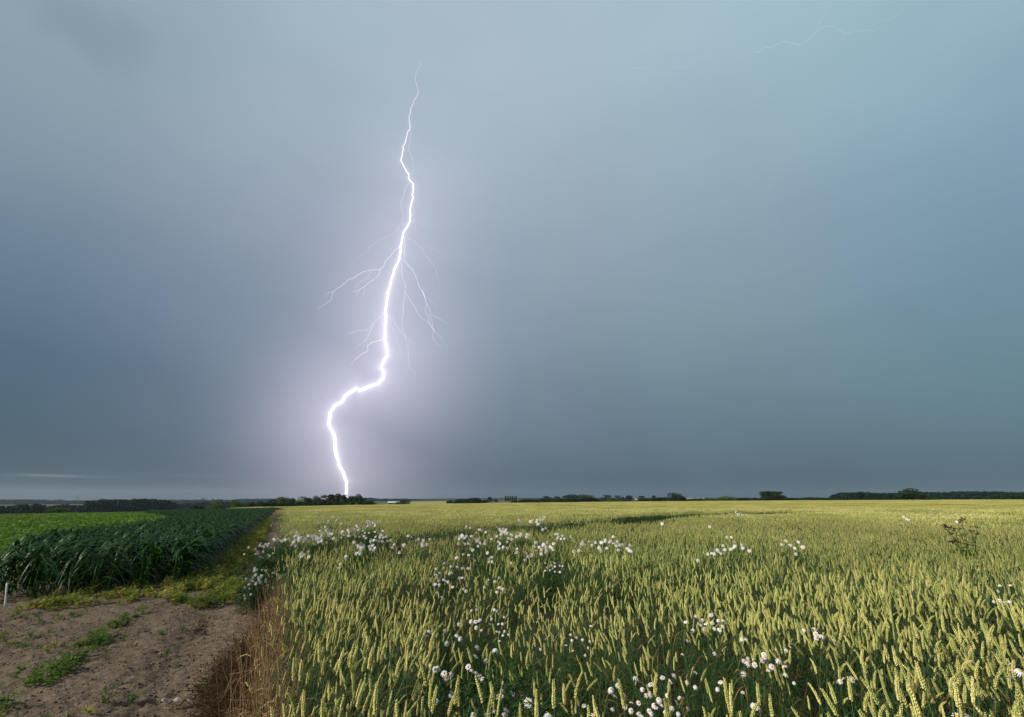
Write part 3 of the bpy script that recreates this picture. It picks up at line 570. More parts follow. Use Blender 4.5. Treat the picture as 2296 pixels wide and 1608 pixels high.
# (label, crop, height of heads, head diameter, kind, places); kind: n white with yellow disc, b = buttons without petals, far = small
PL = [
 ('mayweed with six large daisies bunched above the wheat, left of the small-headed clump', K1, .66, .040, 'n', [(715,125),(775,140),(830,115),(785,230),(525,180),(540,395),(487,352)]),
 ('mayweed with four big daisies tilted to the right in the foreground', K1, .66, .042, 'n', [(805,535),(1070,565),(780,670),(945,735)]),
 ('mayweed with four daisies half hidden among the foreground wheat ears', K1, .68, .038, 'n', [(70,280),(20,360),(315,280),(350,460)]),
 ('clump of many small-headed mayweed daisies beside a dark gap in the wheat', K1, .62, .024, 'n', [(1010,60),(1130,25),(1020,95),(1010,130),(1215,70),(1000,180),(1120,175),(1180,170),(1100,290),(1145,300),(1230,290),(1190,350),(1280,330),(1140,435),(860,270)]),
 ('bushy mayweed with ten daisies at the bottom edge, left of the two lone big daisies', K1, .62, .034, 'n', [(1175,1095),(1200,1180),(1110,1275),(1165,1285),(1350,1215),(965,1420),(1050,1480),(1245,1490),(950,1570),(1240,1580)]),
 ('single large white daisy with a domed yellow centre near the bottom edge', K1, .66, .046, 'n', [(1585,1385)]),
 ('single large daisy cut by the bottom edge of the photo', K1, .66, .046, 'n', [(1895,1565)]),
 ('mayweed with three daisies and a bare yellow button low among the ears', K1, .64, .036, 'n', [(165,1350),(410,1255),(740,1565),(490,1540)]),
 ('wind-tossed knot of mayweed daisies leaning over the foreground ears', K1, .68, .036, 'n', [(90,800),(200,850),(290,930),(330,1000),(150,870),(400,945)]),
 ('wind-tossed mayweed daisies in a slanting row over feathery leaves', K1, .64, .034, 'n', [(660,830),(720,880),(780,920),(840,980),(900,1020)]),
 ('sparse mayweed with five small daisies around a dark hollow in the wheat', K1, .62, .026, 'n', [(1770,565),(2230,340),(2255,415),(2160,500),(2255,585)]),
 ('mayweed with five white daisies at the left of the flowering hollow', K2, .56, .036, 'n', [(655,1115),(555,1175),(605,1275),(745,1250),(915,990)]),
 ('mayweed with a loose row of daisies along the back of the flowering hollow', K2, .56, .034, 'n', [(1340,995),(1530,965),(1460,1050),(1155,1100),(1040,1180),(1155,1250),(1100,1265),(1275,1330)]),
 ('dense low mayweed covered in small daisies at the bottom of the flowering hollow', K2, .54, .030, 'n', [(975,1385),(860,1375),(1210,1410),(1235,1455),(1330,1415),(1475,1440),(1380,1525),(1175,1550),(1140,1510),(975,1550),(1030,1580),(1560,1375),(1590,1300),(1575,1540),(1725,1470),(860,1500),(765,1445),(575,1480),(1415,1270)]),
 ('mayweed with three ragged daisies between tall stalks, right of the flowering hollow', K2, .58, .028, 'n', [(1720,1065),(1830,1130),(1840,915)]),
 ('thin mayweed with seven small heads behind blurred-green stalks, left of the dark hollow', K2, .62, .024, 'n', [(240,205),(30,385),(120,405),(230,440),(205,540),(165,650),(185,795)]),
 ('mayweed with two drooping daisies low at the left of the flowering hollow', K2, .56, .030, 'n', [(135,1425),(285,1585)]),
 ('flat spray of orange-centred daisies spread wide across the wheat', K2, .70, .034, 'n', [(1690,145),(1850,50),(1960,100),(2080,40),(1900,165),(2000,170),(2100,160),(2200,120),(2270,120),(2270,210),(1820,260),(1980,255),(2140,240),(2210,265)]),
 ('mayweed with three yellowish daisies below the flat spray', K2, .64, .026, 'n', [(1725,430),(1650,635),(2150,620)]),
 ('mayweed with two daisies one above the other, low among upright stalks', K2, .60, .030, 'n', [(2185,1160),(2225,1065)]),
 ('pair of touching daisies standing alone right of the flat spray', K3, .70, .030, 'n', [(255,405),(320,410)]),
 ('upright mayweed with eight daisies in a tight head', K3, .66, .036, 'n', [(290,740),(360,780),(360,715),(450,800),(590,640),(575,730),(610,680),(315,940)]),
 ('mayweed with a ring of daisies facing the camera, right of the tight head', K3, .66, .034, 'n', [(715,830),(655,880),(825,725),(785,575),(945,570),(1000,530),(910,820),(930,940)]),
 ('mayweed with six bright daisies leaning right above the wheat', K3, .72, .036, 'n', [(1210,260),(1375,250),(1385,325),(1475,350),(1400,390),(1690,430)]),
 ('lone nodding daisy on a bare stem beside a bent ear', K3, .68, .034, 'n', [(1990,590)]),
 ('mayweed with one wide daisy and two half-hidden ones behind an ear', K3, .64, .034, 'n', [(1945,1025),(1770,1055),(1815,1010)]),
 ('straggling mayweed with small pale heads at the bottom, right of the two stacked daisies', K3, .56, .022, 'n', [(270,1225),(525,1265),(1060,1075),(430,710)]),
 ('wind-flattened white daisy low over the bottom stalks', K3, .62, .040, 'n', [(500,1430),(455,1440)]),
 ('mayweed with eight daisies on long stems near the right edge', K4, .74, .030, 'n', [(1530,115),(1410,115),(1395,185),(1345,300),(1410,290),(1470,305),(1525,300),(1555,385)]),
 ('mayweed with four large ragged daisies at the right edge', K4, .68, .042, 'n', [(1540,1010),(1540,1090),(1640,1085),(1540,1165)]),
 ('two daisies just showing at the bottom edge near the right', K4, .66, .038, 'n', [(930,1600),(1050,1595)]),
 ('mayweed with six daisies in a short row before the tramline', K5, .84, .045, 'far', [(115,235),(155,270),(225,270),(215,300),(260,310),(50,325)]),
 ('long white wind-swept spray of mayweed in front of the tramline shadow', K5, .88, .045, 'far', [(680,150),(640,145),(790,175),(830,190),(545,240),(580,235),(610,220),(650,230),(690,230),(600,240),(760,165)]),
 ('mayweed patch with loose heads just below the wind-swept spray', K5, .82, .040, 'far', [(730,260),(770,250),(745,280),(825,270),(630,305),(660,300),(685,350),(755,325)]),
 ('dense white mayweed crest in the middle of the wheat', K5, .86, .045, 'far', [(965,160),(990,185),(1015,200),(1045,190),(1070,210),(935,230),(975,245),(1050,250),(1080,260),(1130,235),(1010,180),(1035,205)]),
 ('mayweed with four heads right of the dense white crest', K5, .86, .045, 'far', [(1170,205),(1165,220),(1225,205),(1225,235)]),
 ('tall mayweed blown sideways against the dark tramline', K5, .92, .06, 'far', [(1270,95),(1320,90),(1340,110),(1370,75),(1385,70),(1150,75),(1410,150),(1330,120),(1260,90)]),
 ('mayweed with five heads at the foot of the white crest', K5, .80, .040, 'far', [(995,335),(1040,345),(1130,350),(1135,385),(965,300)]),
 ('round mayweed cluster of eleven daisies left of the scattered arc', K5, .80, .040, 'far', [(1295,330),(1345,335),(1385,305),(1450,330),(1480,360),(1415,365),(1370,360),(1365,400),(1320,370),(1240,425),(1270,415)]),
 ('four mayweed heads in a short slope above the round cluster', K5, .86, .04, 'far', [(1505,210),(1530,235),(1570,225),(1590,255)]),
 ('sweeping arc of bright daisies along the wheat tops', K5, .84, .042, 'far', [(1835,280),(1890,290),(1945,290),(1980,280),(2035,280),(2065,295),(2100,290),(2090,320),(2110,365),(2175,310),(2195,350),(2220,370),(1925,340),(2000,345),(1780,315),(1730,370)]),
 ('small mayweed heads over a dark green hollow under the round cluster', K5, .72, .028, 'far', [(1425,535),(1465,510),(1470,550),(1500,570),(1545,575),(1545,515),(1495,520)]),
 ('mayweed with small scattered heads in the shaded left hollow', K5, .62, .032, 'far', [(345,545),(430,490),(490,525),(555,525),(655,540),(345,605),(480,590),(500,580),(375,660),(440,660),(600,630)]),
 ('slanting drift of yellow and white mayweed heads through the wheat', K5, .82, .034, 'y', [(270,640),(340,690),(380,700),(435,695),(470,665),(510,720),(590,715),(620,735),(640,760),(475,770),(410,820),(365,775),(380,910),(820,720)]),
 ('mayweed with two bold daisies over smaller ones in the middle hollow', K5, .70, .036, 'n', [(855,650),(925,665),(960,725),(995,740),(935,770),(960,630)]),
 ('loose mayweed heads between the white crest and the middle hollow', K5, .76, .034, 'far', [(845,390),(860,450),(890,475),(1050,460),(665,410),(610,405)]),
 ('small bunch of daisies just above the six large foreground ones', K5, .66, .03, 'n', [(695,945),(740,940),(745,905),(910,940),(940,955)]),
 ('white mayweed along the far end of the soil path', K6, .5, .045, 'edge0', [(750,260),(770,265),(655,370),(670,350),(700,350),(735,340),(690,390),(680,325)]),
 ('mayweed crest where the soil path meets the wheat', K6, .84, .042, 'far', [(715,575),(755,555),(790,575),(820,575),(860,560),(900,560),(945,475),(900,385)]),
 ('mayweed leaning out over the soil path', K6, .5, .036, 'edge1', [(440,695),(485,660),(500,655),(535,660),(580,630),(620,620),(470,740),(440,770),(545,740),(625,720),(660,680),(680,715),(715,750)]),
 ('leafy mayweed with scattered daisies in the middle of the path verge', K6, .5, .036, 'edge2', [(640,795),(605,830),(555,855),(510,815),(765,835),(700,820),(730,880),(690,860),(820,800),(870,830),(645,915),(500,920),(575,940)]),
 ('large dark mayweed bush crowded with daisies at the soil edge', K6, .5, .034, 'edge3', [(430,1005),(455,995),(530,1000),(440,1070),(480,1110),(520,1100),(495,1150),(440,1200),(400,1160),(375,1140),(580,1160),(610,1220),(505,1180),(500,1265),(435,1200)]),
 ('mayweed with pale blown daisies between the dark bush and the wheat', K6, .5, .036, 'edge4', [(650,1060),(690,1040),(725,1020),(745,1065),(790,1085),(830,1075),(870,1065),(880,950),(745,1145),(820,1205)]),
 ('low front skirt of the dark mayweed bush with a few small daisies', K6, .3, .030, 'edge5', [(280,1250),(350,1265),(285,1410),(280,1365),(370,1350)]),
 ('thick mayweed drift in the wheat just right of the path', K6, .86, .042, 'far', [(985,545),(1010,570),(1040,500),(1060,585),(1090,560),(1100,530),(1130,600),(950,640),(980,620),(1070,530),(1145,555),(1000,520)]),
 ('thick white mayweed drift between the path drift and the round bush', K6, .86, .042, 'far', [(1185,500),(1210,520),(1240,530),(1270,560),(1300,520),(1310,550),(1340,560),(1380,570),(1280,540),(1330,530),(1400,625),(1265,625)]),
 ('mayweed with nine heads behind the thick white drift', K6, .88, .045, 'far', [(1365,440),(1360,480),(1400,470),(1445,435),(1470,470),(1500,490),(1530,485),(1495,510),(1550,550)]),
 ('thin far line of mayweed heads behind the drifts', K6, .90, .05, 'far', [(1340,325),(1400,320),(1430,250),(1475,300),(1510,270),(1600,285),(1650,275),(1665,335),(1435,380),(1465,405),(1555,250)]),
 ('dark round mayweed bush rising from the wheat, covered in daisies', K6, .84, .042, 'far', [(1650,445),(1690,450),(1670,490),(1700,500),(1760,510),(1790,510),(1750,425),(1770,465),(1820,410),(1820,440),(1870,370),(1900,430),(1940,375),(1990,380),(2030,380),(2075,385),(1850,500),(1960,500),(2000,470),(2030,540)]),
 ('high white mayweed crown at the top of the round bush', K6, .95, .045, 'far', [(2030,315),(2060,300),(2045,340),(2110,325),(2130,340)]),
 ('mayweed with white heads below the dark round bush', K6, .78, .040, 'far', [(1870,640),(1900,645),(1950,700),(1985,660),(1970,680),(2065,665),(2115,635),(2080,700),(1900,750),(1930,770),(1945,740),(2120,720)]),
 ('few stray mayweed heads in the ripening wheat by the path', K6, .78, .034, 'far', [(1095,770),(1100,745),(1090,810),(1650,920),(1720,840)]),
 ('feathery white mayweed clump farthest up the wheat near the path', K6, .92, .055, 'far', [(1270,150),(1290,145),(1310,160),(1350,150),(1220,165),(1290,180),(1330,180)]),
 ('right flank of the flowering round bush, heads in a falling line', K7, .82, .042, 'far', [(1020,245),(1045,250),(1075,250),(1090,240),(1050,270),(1105,310),(1130,345),(1140,375),(1105,350),(1085,350),(1050,310),(1055,345),(1060,370),(1080,375),(1100,375),(1185,400),(1225,450),(1035,400)]),
 ('mayweed with yellow button heads among ripening ears', K7, .80, .030, 'b', [(1075,655),(1155,660),(1080,610),(1025,715),(990,720),(1130,730),(1050,790),(1060,820),(1000,830),(940,800)]),
 ('mayweed with yellow-centred heads at the straw edge of the wheat', K7, .74, .026, 'b', [(675,1085),(700,1050),(710,1020),(755,1000),(720,1140),(670,1055),(600,1065)]),
 ('upright white mayweed spike with heads at its foot, right of centre', K8, .86, .036, 'far', [(1620,350),(1645,380),(1645,410),(1480,460),(1500,465),(1545,460),(1525,440),(1575,435),(1700,425)]),
 ('single distant white daisy, left one of two over the smooth wheat', K8, .92, .06, 'far', [(1135,255)]),
 ('single distant white daisy, right one of two over the smooth wheat', K8, .92, .06, 'far', [(1470,275)]),
 ('mayweed with four daisies low in the wheat right of centre', K8, .84, .040, 'far', [(1975,400),(2010,420),(2035,405),(2065,425)]),
 ('pale feathery mayweed plume standing above the far wheat', K8, .96, .05, 'far', [(1650,175),(1665,185),(1680,180),(1695,190),(1670,200),(1690,205),(1655,165)]),
 ('three distant white heads together in the right-hand wheat', K9, .92, .06, 'far', [(1250,205),(1270,220),(1285,225)]),
 ('single white daisy beside the tall dock', K9, .9, .06, 'far', [(1626,240)]),
]
EDGEB = {'edge0': (1075, 2130), 'edge1': (1065, 2300), 'edge2': (1085, 2340), 'edge3': (1030, 2432), 'edge4': (1110, 2400), 'edge5': (1005, 2450)}
def head_mesh(rs, dia, petals, np_=13, droop=0):
    """white ray florets as separate bent blades, raised disc built separately"""
    p = MB(); r = dia/2
    for k in range(np_):
        a_ = 2*math.pi*k/np_+rs.normal(0, .06); L = r*rs.uniform(.9, 1.05); wd = r*.155; dr = rs.uniform(-.35, .05)+droop
        o_ = np.array([math.cos(a_), math.sin(a_), 0]); s_ = np.array([-o_[1], o_[0], 0])
        a0, a1, a2 = o_*r*.25, o_*L*.65+[0, 0, r*.06], o_*L+[0, 0, dr*r]
        p.add([a0-s_*wd*.5, a0+s_*wd*.5, a1+s_*wd, a2+s_*wd*.45, a2-s_*wd*.45, a1-s_*wd], [(0, 1, 2, 5), (5, 2, 3, 4)])
    d = MB(); V = [(0, 0, r*.30)]; rd = r*.38
    for rr, zz in ((.55, .25), (.95, .12), (1.0, -.03), (.5, -.12)):
        V += [(rd*rr*math.cos(q*math.pi/4), rd*rr*math.sin(q*math.pi/4), r*zz) for q in range(8)]
    Fs = [(0, 1+q, 1+(q+1) % 8) for q in range(8)]+[(1+i*8+q, 9+i*8+q, 9+i*8+(q+1) % 8, 1+i*8+(q+1) % 8) for i in range(3) for q in range(8)]+[tuple(25+q for q in range(8))[::-1]]
    d.add(V, Fs); return p, d
rs = np.random.default_rng(5)
HEADS = []
for i in range(8):
    p, d = head_mesh(rs, 1.0, True, rs.integers(9, 17), 0 if i < 4 else -.35 if i < 6 else -.8); HEADS.append((p.mesh('petals_%d' % i, 'petal'), d.mesh('disc_%d' % i, 'disc', True)))
FARH = []
for i in range(3):
    p, d = head_mesh(rs, 1.0, True, 9); d.v = [np.concatenate(d.v)*[.75, .75, .8]]; p.merge(d, mi=1); FARH.append(p.mesh('far_head_%d' % i, ['petal', 'disc']))
_, bd = head_mesh(rs, 1.9, False); BUT = bd.mesh('button_head', 'disc', True)
def build_flower(lab, K, zz, dia, kind, pts):
    zz += .15 if kind != 'far' else .12; dia *= .82 if kind in 'nyb' else 1.0
    ox, oy, s_ = K; P = [(ox+a_/s_, oy+b_/s_) for a_, b_ in pts]
    mx_ = sum(p[0] for p in P)/len(P); my = sum(p[1] for p in P)/len(P)
    if kind.startswith('edge'): bx, by, bz = at(*EDGEB[kind], 0)
    else:
        bx, by, _ = at(mx_, my, zz); bz = tz(bx, by)
    bd_ = math.hypot(bx, by); W = []
    for px, py in P:
        r = ray(px/4, py/4)
        hr = (r[0]*bx+r[1]*by)/bd_; t_ = (bd_-(.32 if kind.startswith('edge') else 0))/hr; zp = EYE+r[2]*t_-bz
        if kind.startswith('edge'):
            z_ = min(max(zp, .12), 1.08)
        else: z_ = zz+.4*(zp-zz); z_ = min(max(z_, zz-.18), zz+.22)
        t_ = (bz+z_-EYE)/r[2] if r[2] < 0 else t_; q = r*t_; W.append((q[0], q[1], bz+z_))
    rj = np.random.default_rng(len(pts)+int(mx_))
    if (kind == 'far' or kind in ('edge1', 'edge2', 'edge3', 'edge4')) and bd_ > 5.5 and len(W) > 3 and 'plume' not in lab:
        W += [(w_[0]+rj.normal(0, .07), w_[1]+rj.normal(0, .07), w_[2]+rj.normal(0, .035)) for w_ in W for _ in range(1)][:90-len(W)]
    root = empty('mayweed', (bx, by, bz), lab, 'wildflower', 'mayweed growing in and beside the wheat')
    st = MB(); fo = MB(); near = bd_ < 5
    B = np.array([bx, by, bz]); rs = np.random.default_rng(len(lab)*31+len(P))
    sp = max(.05, min(.5, np.std([w_[0] for w_ in W])+.06))
    hub = [B+np.array([rs.normal(0, sp*.35), rs.normal(0, .05), 0]) for _ in range(max(1, len(W)//4))]
    for w_ in W:
        w_ = np.array(w_); h = min(hub, key=lambda q: np.hypot(*(q-w_)[:2])); mid = (h+w_)/2+np.array([rs.normal(0, .02), rs.normal(0, .02), -.02]); mid[:2] = h[:2]*.55+w_[:2]*.45
        c = bez(h-B, mid-B, w_-B, 7); tube(st, c, .0014 if bd_ < 12 else .0025, 3, cap=False)
        nl = (12 if near else 7)
        for q in range(nl):                                       # thread-like leaf sprays up the stem
            i_ = rs.uniform(.15, .9); b0 = c[int(i_*6)]; a_ = rs.uniform(0, 6.28); o_ = np.array([math.cos(a_), math.sin(a_), rs.uniform(.1, .9)]); L = rs.uniform(.04, .09)
            for e_ in range(5 if near else 3):
                f0 = b0+o_*L*e_*.2; dv = unit(o_+rs.normal(0, .7, 3)); sd_ = unit(np.cross(dv, rs.normal(0, 1, 3)))*(.0012 if near else .003); l2 = L*rs.uniform(.3, .6)
                fo.add([f0-sd_, f0+sd_, f0+dv*l2], [(0, 1, 2)])
    if kind == 'far' and len(W) > 3 and not ('bush' in lab or 'crest' in lab):
        for q in range(420):
            w_ = np.array(W[rs.integers(len(W))])-B; b0 = w_*[1, 1, rs.uniform(.5, .90)]+rs.normal(0, .06, 3)*[1, 1, .3]; d2 = unit(rs.normal(0, 1, 3)+[.3, 0, .6]); sd_ = unit(np.cross(d2, rs.normal(0, 1, 3)))*.004; fo.add([b0-sd_, b0+sd_, b0+d2*rs.uniform(.04, .10)], [(0, 1, 2)])
    if kind in ('edge3', 'edge2', 'edge4', 'edge1', 'edge5', 'edge0') or 'bush' in lab or 'crest' in lab:
        ex = {'edge3': (.36, .34, .74, 2800), 'edge2': (.34, .34, .68, 2200), 'edge4': (.30, .30, .76, 2000), 'edge1': (.30, .34, .56, 1500), 'edge5': (.30, .26, .36, 1700), 'edge0': (.35, .5, .4, 500)}.get(kind, (.45, .4, .86 if 'edge' not in kind else .5, 1300))
        for q in range(ex[3]):
            o_ = rs.normal(0, .45, 2); z_ = ex[2]*rs.uniform(.02, 1)**.8; w2 = 1-.45*(z_/ex[2])**2
            b0 = np.array([o_[0]*ex[0]*w2, o_[1]*ex[1]*w2, z_]); dv = unit(rs.normal(0, 1, 3)+[0.3, 0, .8]); L = rs.uniform(.03, .09)
            for e_ in range(2):
                d2 = unit(dv+rs.normal(0, .5, 3)); sd_ = unit(np.cross(d2, rs.normal(0, 1, 3)))*.0032; fo.add([b0-sd_, b0+sd_, b0+d2*L], [(0, 1, 2)])
    link('stems', st.mesh('mayweed_stems', 'stem' if bd_ > 12 else 'feather'), root); link('foliage', fo.mesh('mayweed_foliage', 'feather'), root)
    for k, w_ in enumerate(W):
        loc = Vector(w_)-Vector((bx, by, bz)); sc_ = dia*rs.uniform(.85, 1.12)*(1.42 if bd_ > 6 else 1.04)
        tocam = Vector((-w_[0], -w_[1], EYE-w_[2])).normalized()
        nrm = (tocam*(rs.uniform(.1, 1.0) if bd_ < 5 else rs.uniform(.6, 1.4))+Vector((rs.normal(.15, .4), rs.normal(0, .35), rs.uniform(.3, 1.0)))).normalized()
        q_ = nrm.to_track_quat('Z', 'Y').to_euler()
        but = kind == 'b' or (kind == 'y' and k % 3 == 0) or (k == 3 and 'bare yellow' in lab)
        if but: h = link('flower_head', BUT, root); h.location = loc; h.rotation_euler = q_; h.scale = (sc_*.5,)*3
        elif bd_ > 6:
            h = link('flower_head', FARH[k % 3], root); h.location = loc; h.rotation_euler = q_; h.scale = (sc_,)*3
        else:
            pm, dm = HEADS[(k*3+len(lab)) % 8]
            h = link('flower_head', pm, root); h.location = loc; h.rotation_euler = q_; h.scale = (sc_,)*3; link('flower_centre', dm, h)
        FL.append(w_[:2])
for pl in PL: build_flower(*pl)
FLA = np.array(FL)
# ------------------------------------------------------------------ sow the wheat
def clear_flowers(x, y):
    """no stalk right in front of or at a flower head"""
    ok = np.ones(len(x), bool); d_ = np.hypot(x, y); a_ = np.arctan2(x, y)
    for fx, fy in FLA:
        fd = math.hypot(fx, fy); fa = math.atan2(fx, fy)
        ok &= ~((np.abs(a_-fa)*fd < .026+.0045*fd) & (d_ > fd-.10-.065*fd) & (d_ < fd+.02))
    return ok
# height of the crop varies gently; low in the thin hollows
def hvar(x, y):
    h = .93+.12*vnoise(x, y, 1.6, 5)+.10*(vnoise(x, y, .5, 6)-.5)
    return h*(1-.30*(1-np.clip(keepf(x, y), .2, 1))*(np.hypot(x, y) < 9))
allp = []
x, y = polar(1.7, 6, 325, -50, 62); k = wheat_zone(x, y) & (rng.random(len(x)) < keepf(x, y)*(.72+.45*vnoise(x, y, .45, 9))); x, y = x[k], y[k]; k = clear_flowers(x, y); x, y = x[k], y[k]
nearx, neary = x, y
def leanf(x, y): return np.stack([(vnoise(x, y, .8, 31)-.5)*.42, (vnoise(x, y, .9, 37)-.45)*.42], -1)
def tiltof(x, y, rz, s_):
    g_ = leanf(x, y); c_, d2 = np.cos(rz), np.sin(rz)                       # rotate the lean into the plant's own frame
    return rng.normal(0, s_, (len(x), 2))+np.stack([g_[:, 0]*c_+g_[:, 1]*d2, -g_[:, 0]*d2+g_[:, 1]*c_], -1)
hs = hvar(x, y)*rng.uniform(.80, 1.07, len(x)); vi = rng.integers(0, NV, len(x)); rz = rng.normal(0, .9, len(x))+rng.choice([0, 0, 3.14], len(x))
tl = tiltof(x, y, rz, .10)
d_ = np.hypot(x, y); z0 = terr(x, y)
order = np.argsort(d_)
pick = []
for i in order:
    px, py = proj((x[i], y[i], z0[i]+.90*hs[i])); 
    if -5 < px < 1029 and py < 716 and len(pick) < 300: pick.append(i)
pk = np.zeros(len(x), bool); pk[pick] = True
for i in pick:
    r = empty('wheat_plant', (x[i], y[i], z0[i]), 'green-gold wheat stalk with a beardless ear, standing in the nearest strip of the field', 'wheat stalk', 'nearest wheat stalks', rz[i], hs[i])
    r.rotation_euler = (tl[i, 0], tl[i, 1], rz[i])
    a_, b_, c_ = VAR[vi[i]]
    link('stem', a_, r); link('ear', b_, r); link('leaves', c_, r)
x, y, hs, vi, rz, tl = x[~pk], y[~pk], hs[~pk], vi[~pk], rz[~pk], tl[~pk]
allp.append((x, y, hs, hs, vi, rz, tl))
def cellr(x, y, c=.85):
    a_ = np.floor(np.asarray(x)/c+.5); b_ = np.floor(np.asarray(y)/c+.5); return np.modf(np.abs(np.sin(a_*12.9898+b_*78.233)*43758.5453))[0]
x, y = polar(6, 30, 250, -46, 59); k = (cellr(x, y) > (np.hypot(x, y)-17)/12.5)
x, y = x[k], y[k]; k = wheat_zone(x, y, .0) & (rng.random(len(x)) < (.8+.2*(np.hypot(x, y) < 14))*keepf(x, y)*(.8+.35*vnoise(x, y, .6, 9))); x, y = x[k], y[k]; k = clear_flowers(x, y); x, y = x[k], y[k]
hs = hvar(x, y)*rng.uniform(.92, 1.06, len(x)); rz = rng.normal(0, .9, len(x)); allp.append((x, y, hs, hs, NV+rng.integers(0, NV, len(x)), rz, tiltof(x, y, rz, .08)))
for r0, r1, step, i0, ni in ((17, 46, .85, 2*NV, 4), (46, 150, 2.5, 2*NV+4, 3), (150, 405, 7.0, 2*NV+7, 3)):
    x, y = grid(r0, r1, step); marg = step*.45
    u_, v_ = uv(x, y)
    k = wheat_zone(x, y) & ((u_ > marg) | (v_ > 128+marg))
    if r0 == 17: k &= (keepf(x, y) > .5) & (cellr(x, y) <= (np.hypot(x, y)-17)/12.5)
    elif r0 == 46: k &= (segdist(x, y, GAP2) > 1.7) & (segdist(x, y, GAP3) > 1.7) & (segdist(x, y, GAP) > 1.5)
    x, y = x[k], y[k]; sx_ = rng.uniform(.96, 1.05, len(x)); n_ = len(x)
    allp.append((x, y, sx_, .93+.12*vnoise(x, y, 4, 5)+rng.uniform(-.02, .02, n_), i0+rng.integers(0, ni, n_), rng.choice([0, 1.5708, 3.1416, 4.7124], n_), np.zeros((n_, 2))))
X_, Y_, SX_, SZ_, VI_, RZ_, TL_ = [np.concatenate([a_[i] for a_ in allp]) for i in range(7)]
# the closed mass of lower leaves and stalks below the ears, where it cannot be seen through
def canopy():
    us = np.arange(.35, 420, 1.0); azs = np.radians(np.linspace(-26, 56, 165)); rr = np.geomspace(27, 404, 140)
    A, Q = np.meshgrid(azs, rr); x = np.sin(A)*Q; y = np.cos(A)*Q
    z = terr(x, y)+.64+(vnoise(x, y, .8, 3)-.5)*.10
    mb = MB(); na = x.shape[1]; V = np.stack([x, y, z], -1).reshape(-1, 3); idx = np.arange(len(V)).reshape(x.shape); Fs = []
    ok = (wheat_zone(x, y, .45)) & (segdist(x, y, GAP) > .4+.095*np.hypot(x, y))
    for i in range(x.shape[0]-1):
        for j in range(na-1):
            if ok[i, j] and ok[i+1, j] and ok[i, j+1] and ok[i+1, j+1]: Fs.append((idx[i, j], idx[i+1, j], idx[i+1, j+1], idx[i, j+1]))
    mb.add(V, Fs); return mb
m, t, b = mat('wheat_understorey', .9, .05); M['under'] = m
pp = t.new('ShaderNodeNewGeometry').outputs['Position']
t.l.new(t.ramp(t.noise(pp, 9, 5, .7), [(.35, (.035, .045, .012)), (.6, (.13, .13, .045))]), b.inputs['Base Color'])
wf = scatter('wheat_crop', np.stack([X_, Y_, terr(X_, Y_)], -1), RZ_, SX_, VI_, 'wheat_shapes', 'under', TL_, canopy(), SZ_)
tag(wf, 'broad ripening wheat field of green-gold ears stretching to the horizon', 'wheat crop', kind='stuff')
print('WHEAT instances', len(X_))
# ------------------------------------------------------------------ maize: leaves streaming to the right in the wind
def maize_parts(rs, lod):
    st = MB(); lv = MB(); H = rs.uniform(.55, .68)
    lean = np.array([rs.normal(.04, .03), rs.normal(0, .03), 0])
    pts = bez([0, 0, -.03], [0, 0, H*.5], lean+[0, 0, H], 5); tube(st, pts, [.014, .013, .012, .009, .004], 5 if lod == 0 else 3, cap=False)
    n = 13 if lod == 0 else 10; a0 = rs.uniform(0, 3.14)
    for k in range(n):
        f_ = (k+.6)/n; b0 = np.array([lean[0]*f_*f_, lean[1]*f_*f_, H*(.12+.86*f_)]); a_ = a0+math.pi*k+rs.normal(0, .35)
        L = rs.uniform(.50, .74)*(1-.30*abs(f_-.55)); o_ = np.array([math.cos(a_), math.sin(a_), 0]); rise = rs.uniform(.5, .95)*(.65+.5*f_)
        wind = np.array([rs.uniform(.12, .38), rs.uniform(-.05, .12), 0])*L
        p1 = b0+o_*L*.34+[0, 0, L*rise]+wind*.3; p2 = b0+o_*L*.75+[0, 0, L*(rise-rs.uniform(.35, 1.35))]+wind*1.5
        P = bez(b0, p1, p2, 9 if lod == 0 else 5); N_ = len(P)
        P[:, 2] += np.sin(np.linspace(0, rs.uniform(5, 11), N_))*.006
        wd = np.interp(np.linspace(0, 1, N_), [0, .12, .45, .8, 1], [.4, .8, 1, .55, .03])*rs.uniform(.016, .030)
        ribbon(lv, P, wd, np.cross(o_, [0, 0, 1])+rs.normal(0, .15, 3), .28, 0)
    return st, lv
rs = np.random.default_rng(21); MZ = []
for i in range(8):
    st, lv = maize_parts(rs, 0); MZ.append((st.mesh('maize_stalk_%d' % i, 'mstalk'), lv.mesh('maize_leaves_%d' % i, 'maize', True)))
    j = MB(); j.merge(st, mi=0); j.merge(lv, mi=1); source('maize_shapes', 'ma%02d' % i, j.mesh('maize_near_%d' % i, ['mstalk', 'maize'], True))
for i in range(6):
    st, lv = maize_parts(rs, 1); j = MB(); j.merge(st, mi=0); j.merge(lv, mi=1); source('maize_shapes', 'mb%02d' % i, j.mesh('maize_far_%d' % i, ['mstalk', 'maize'], True))
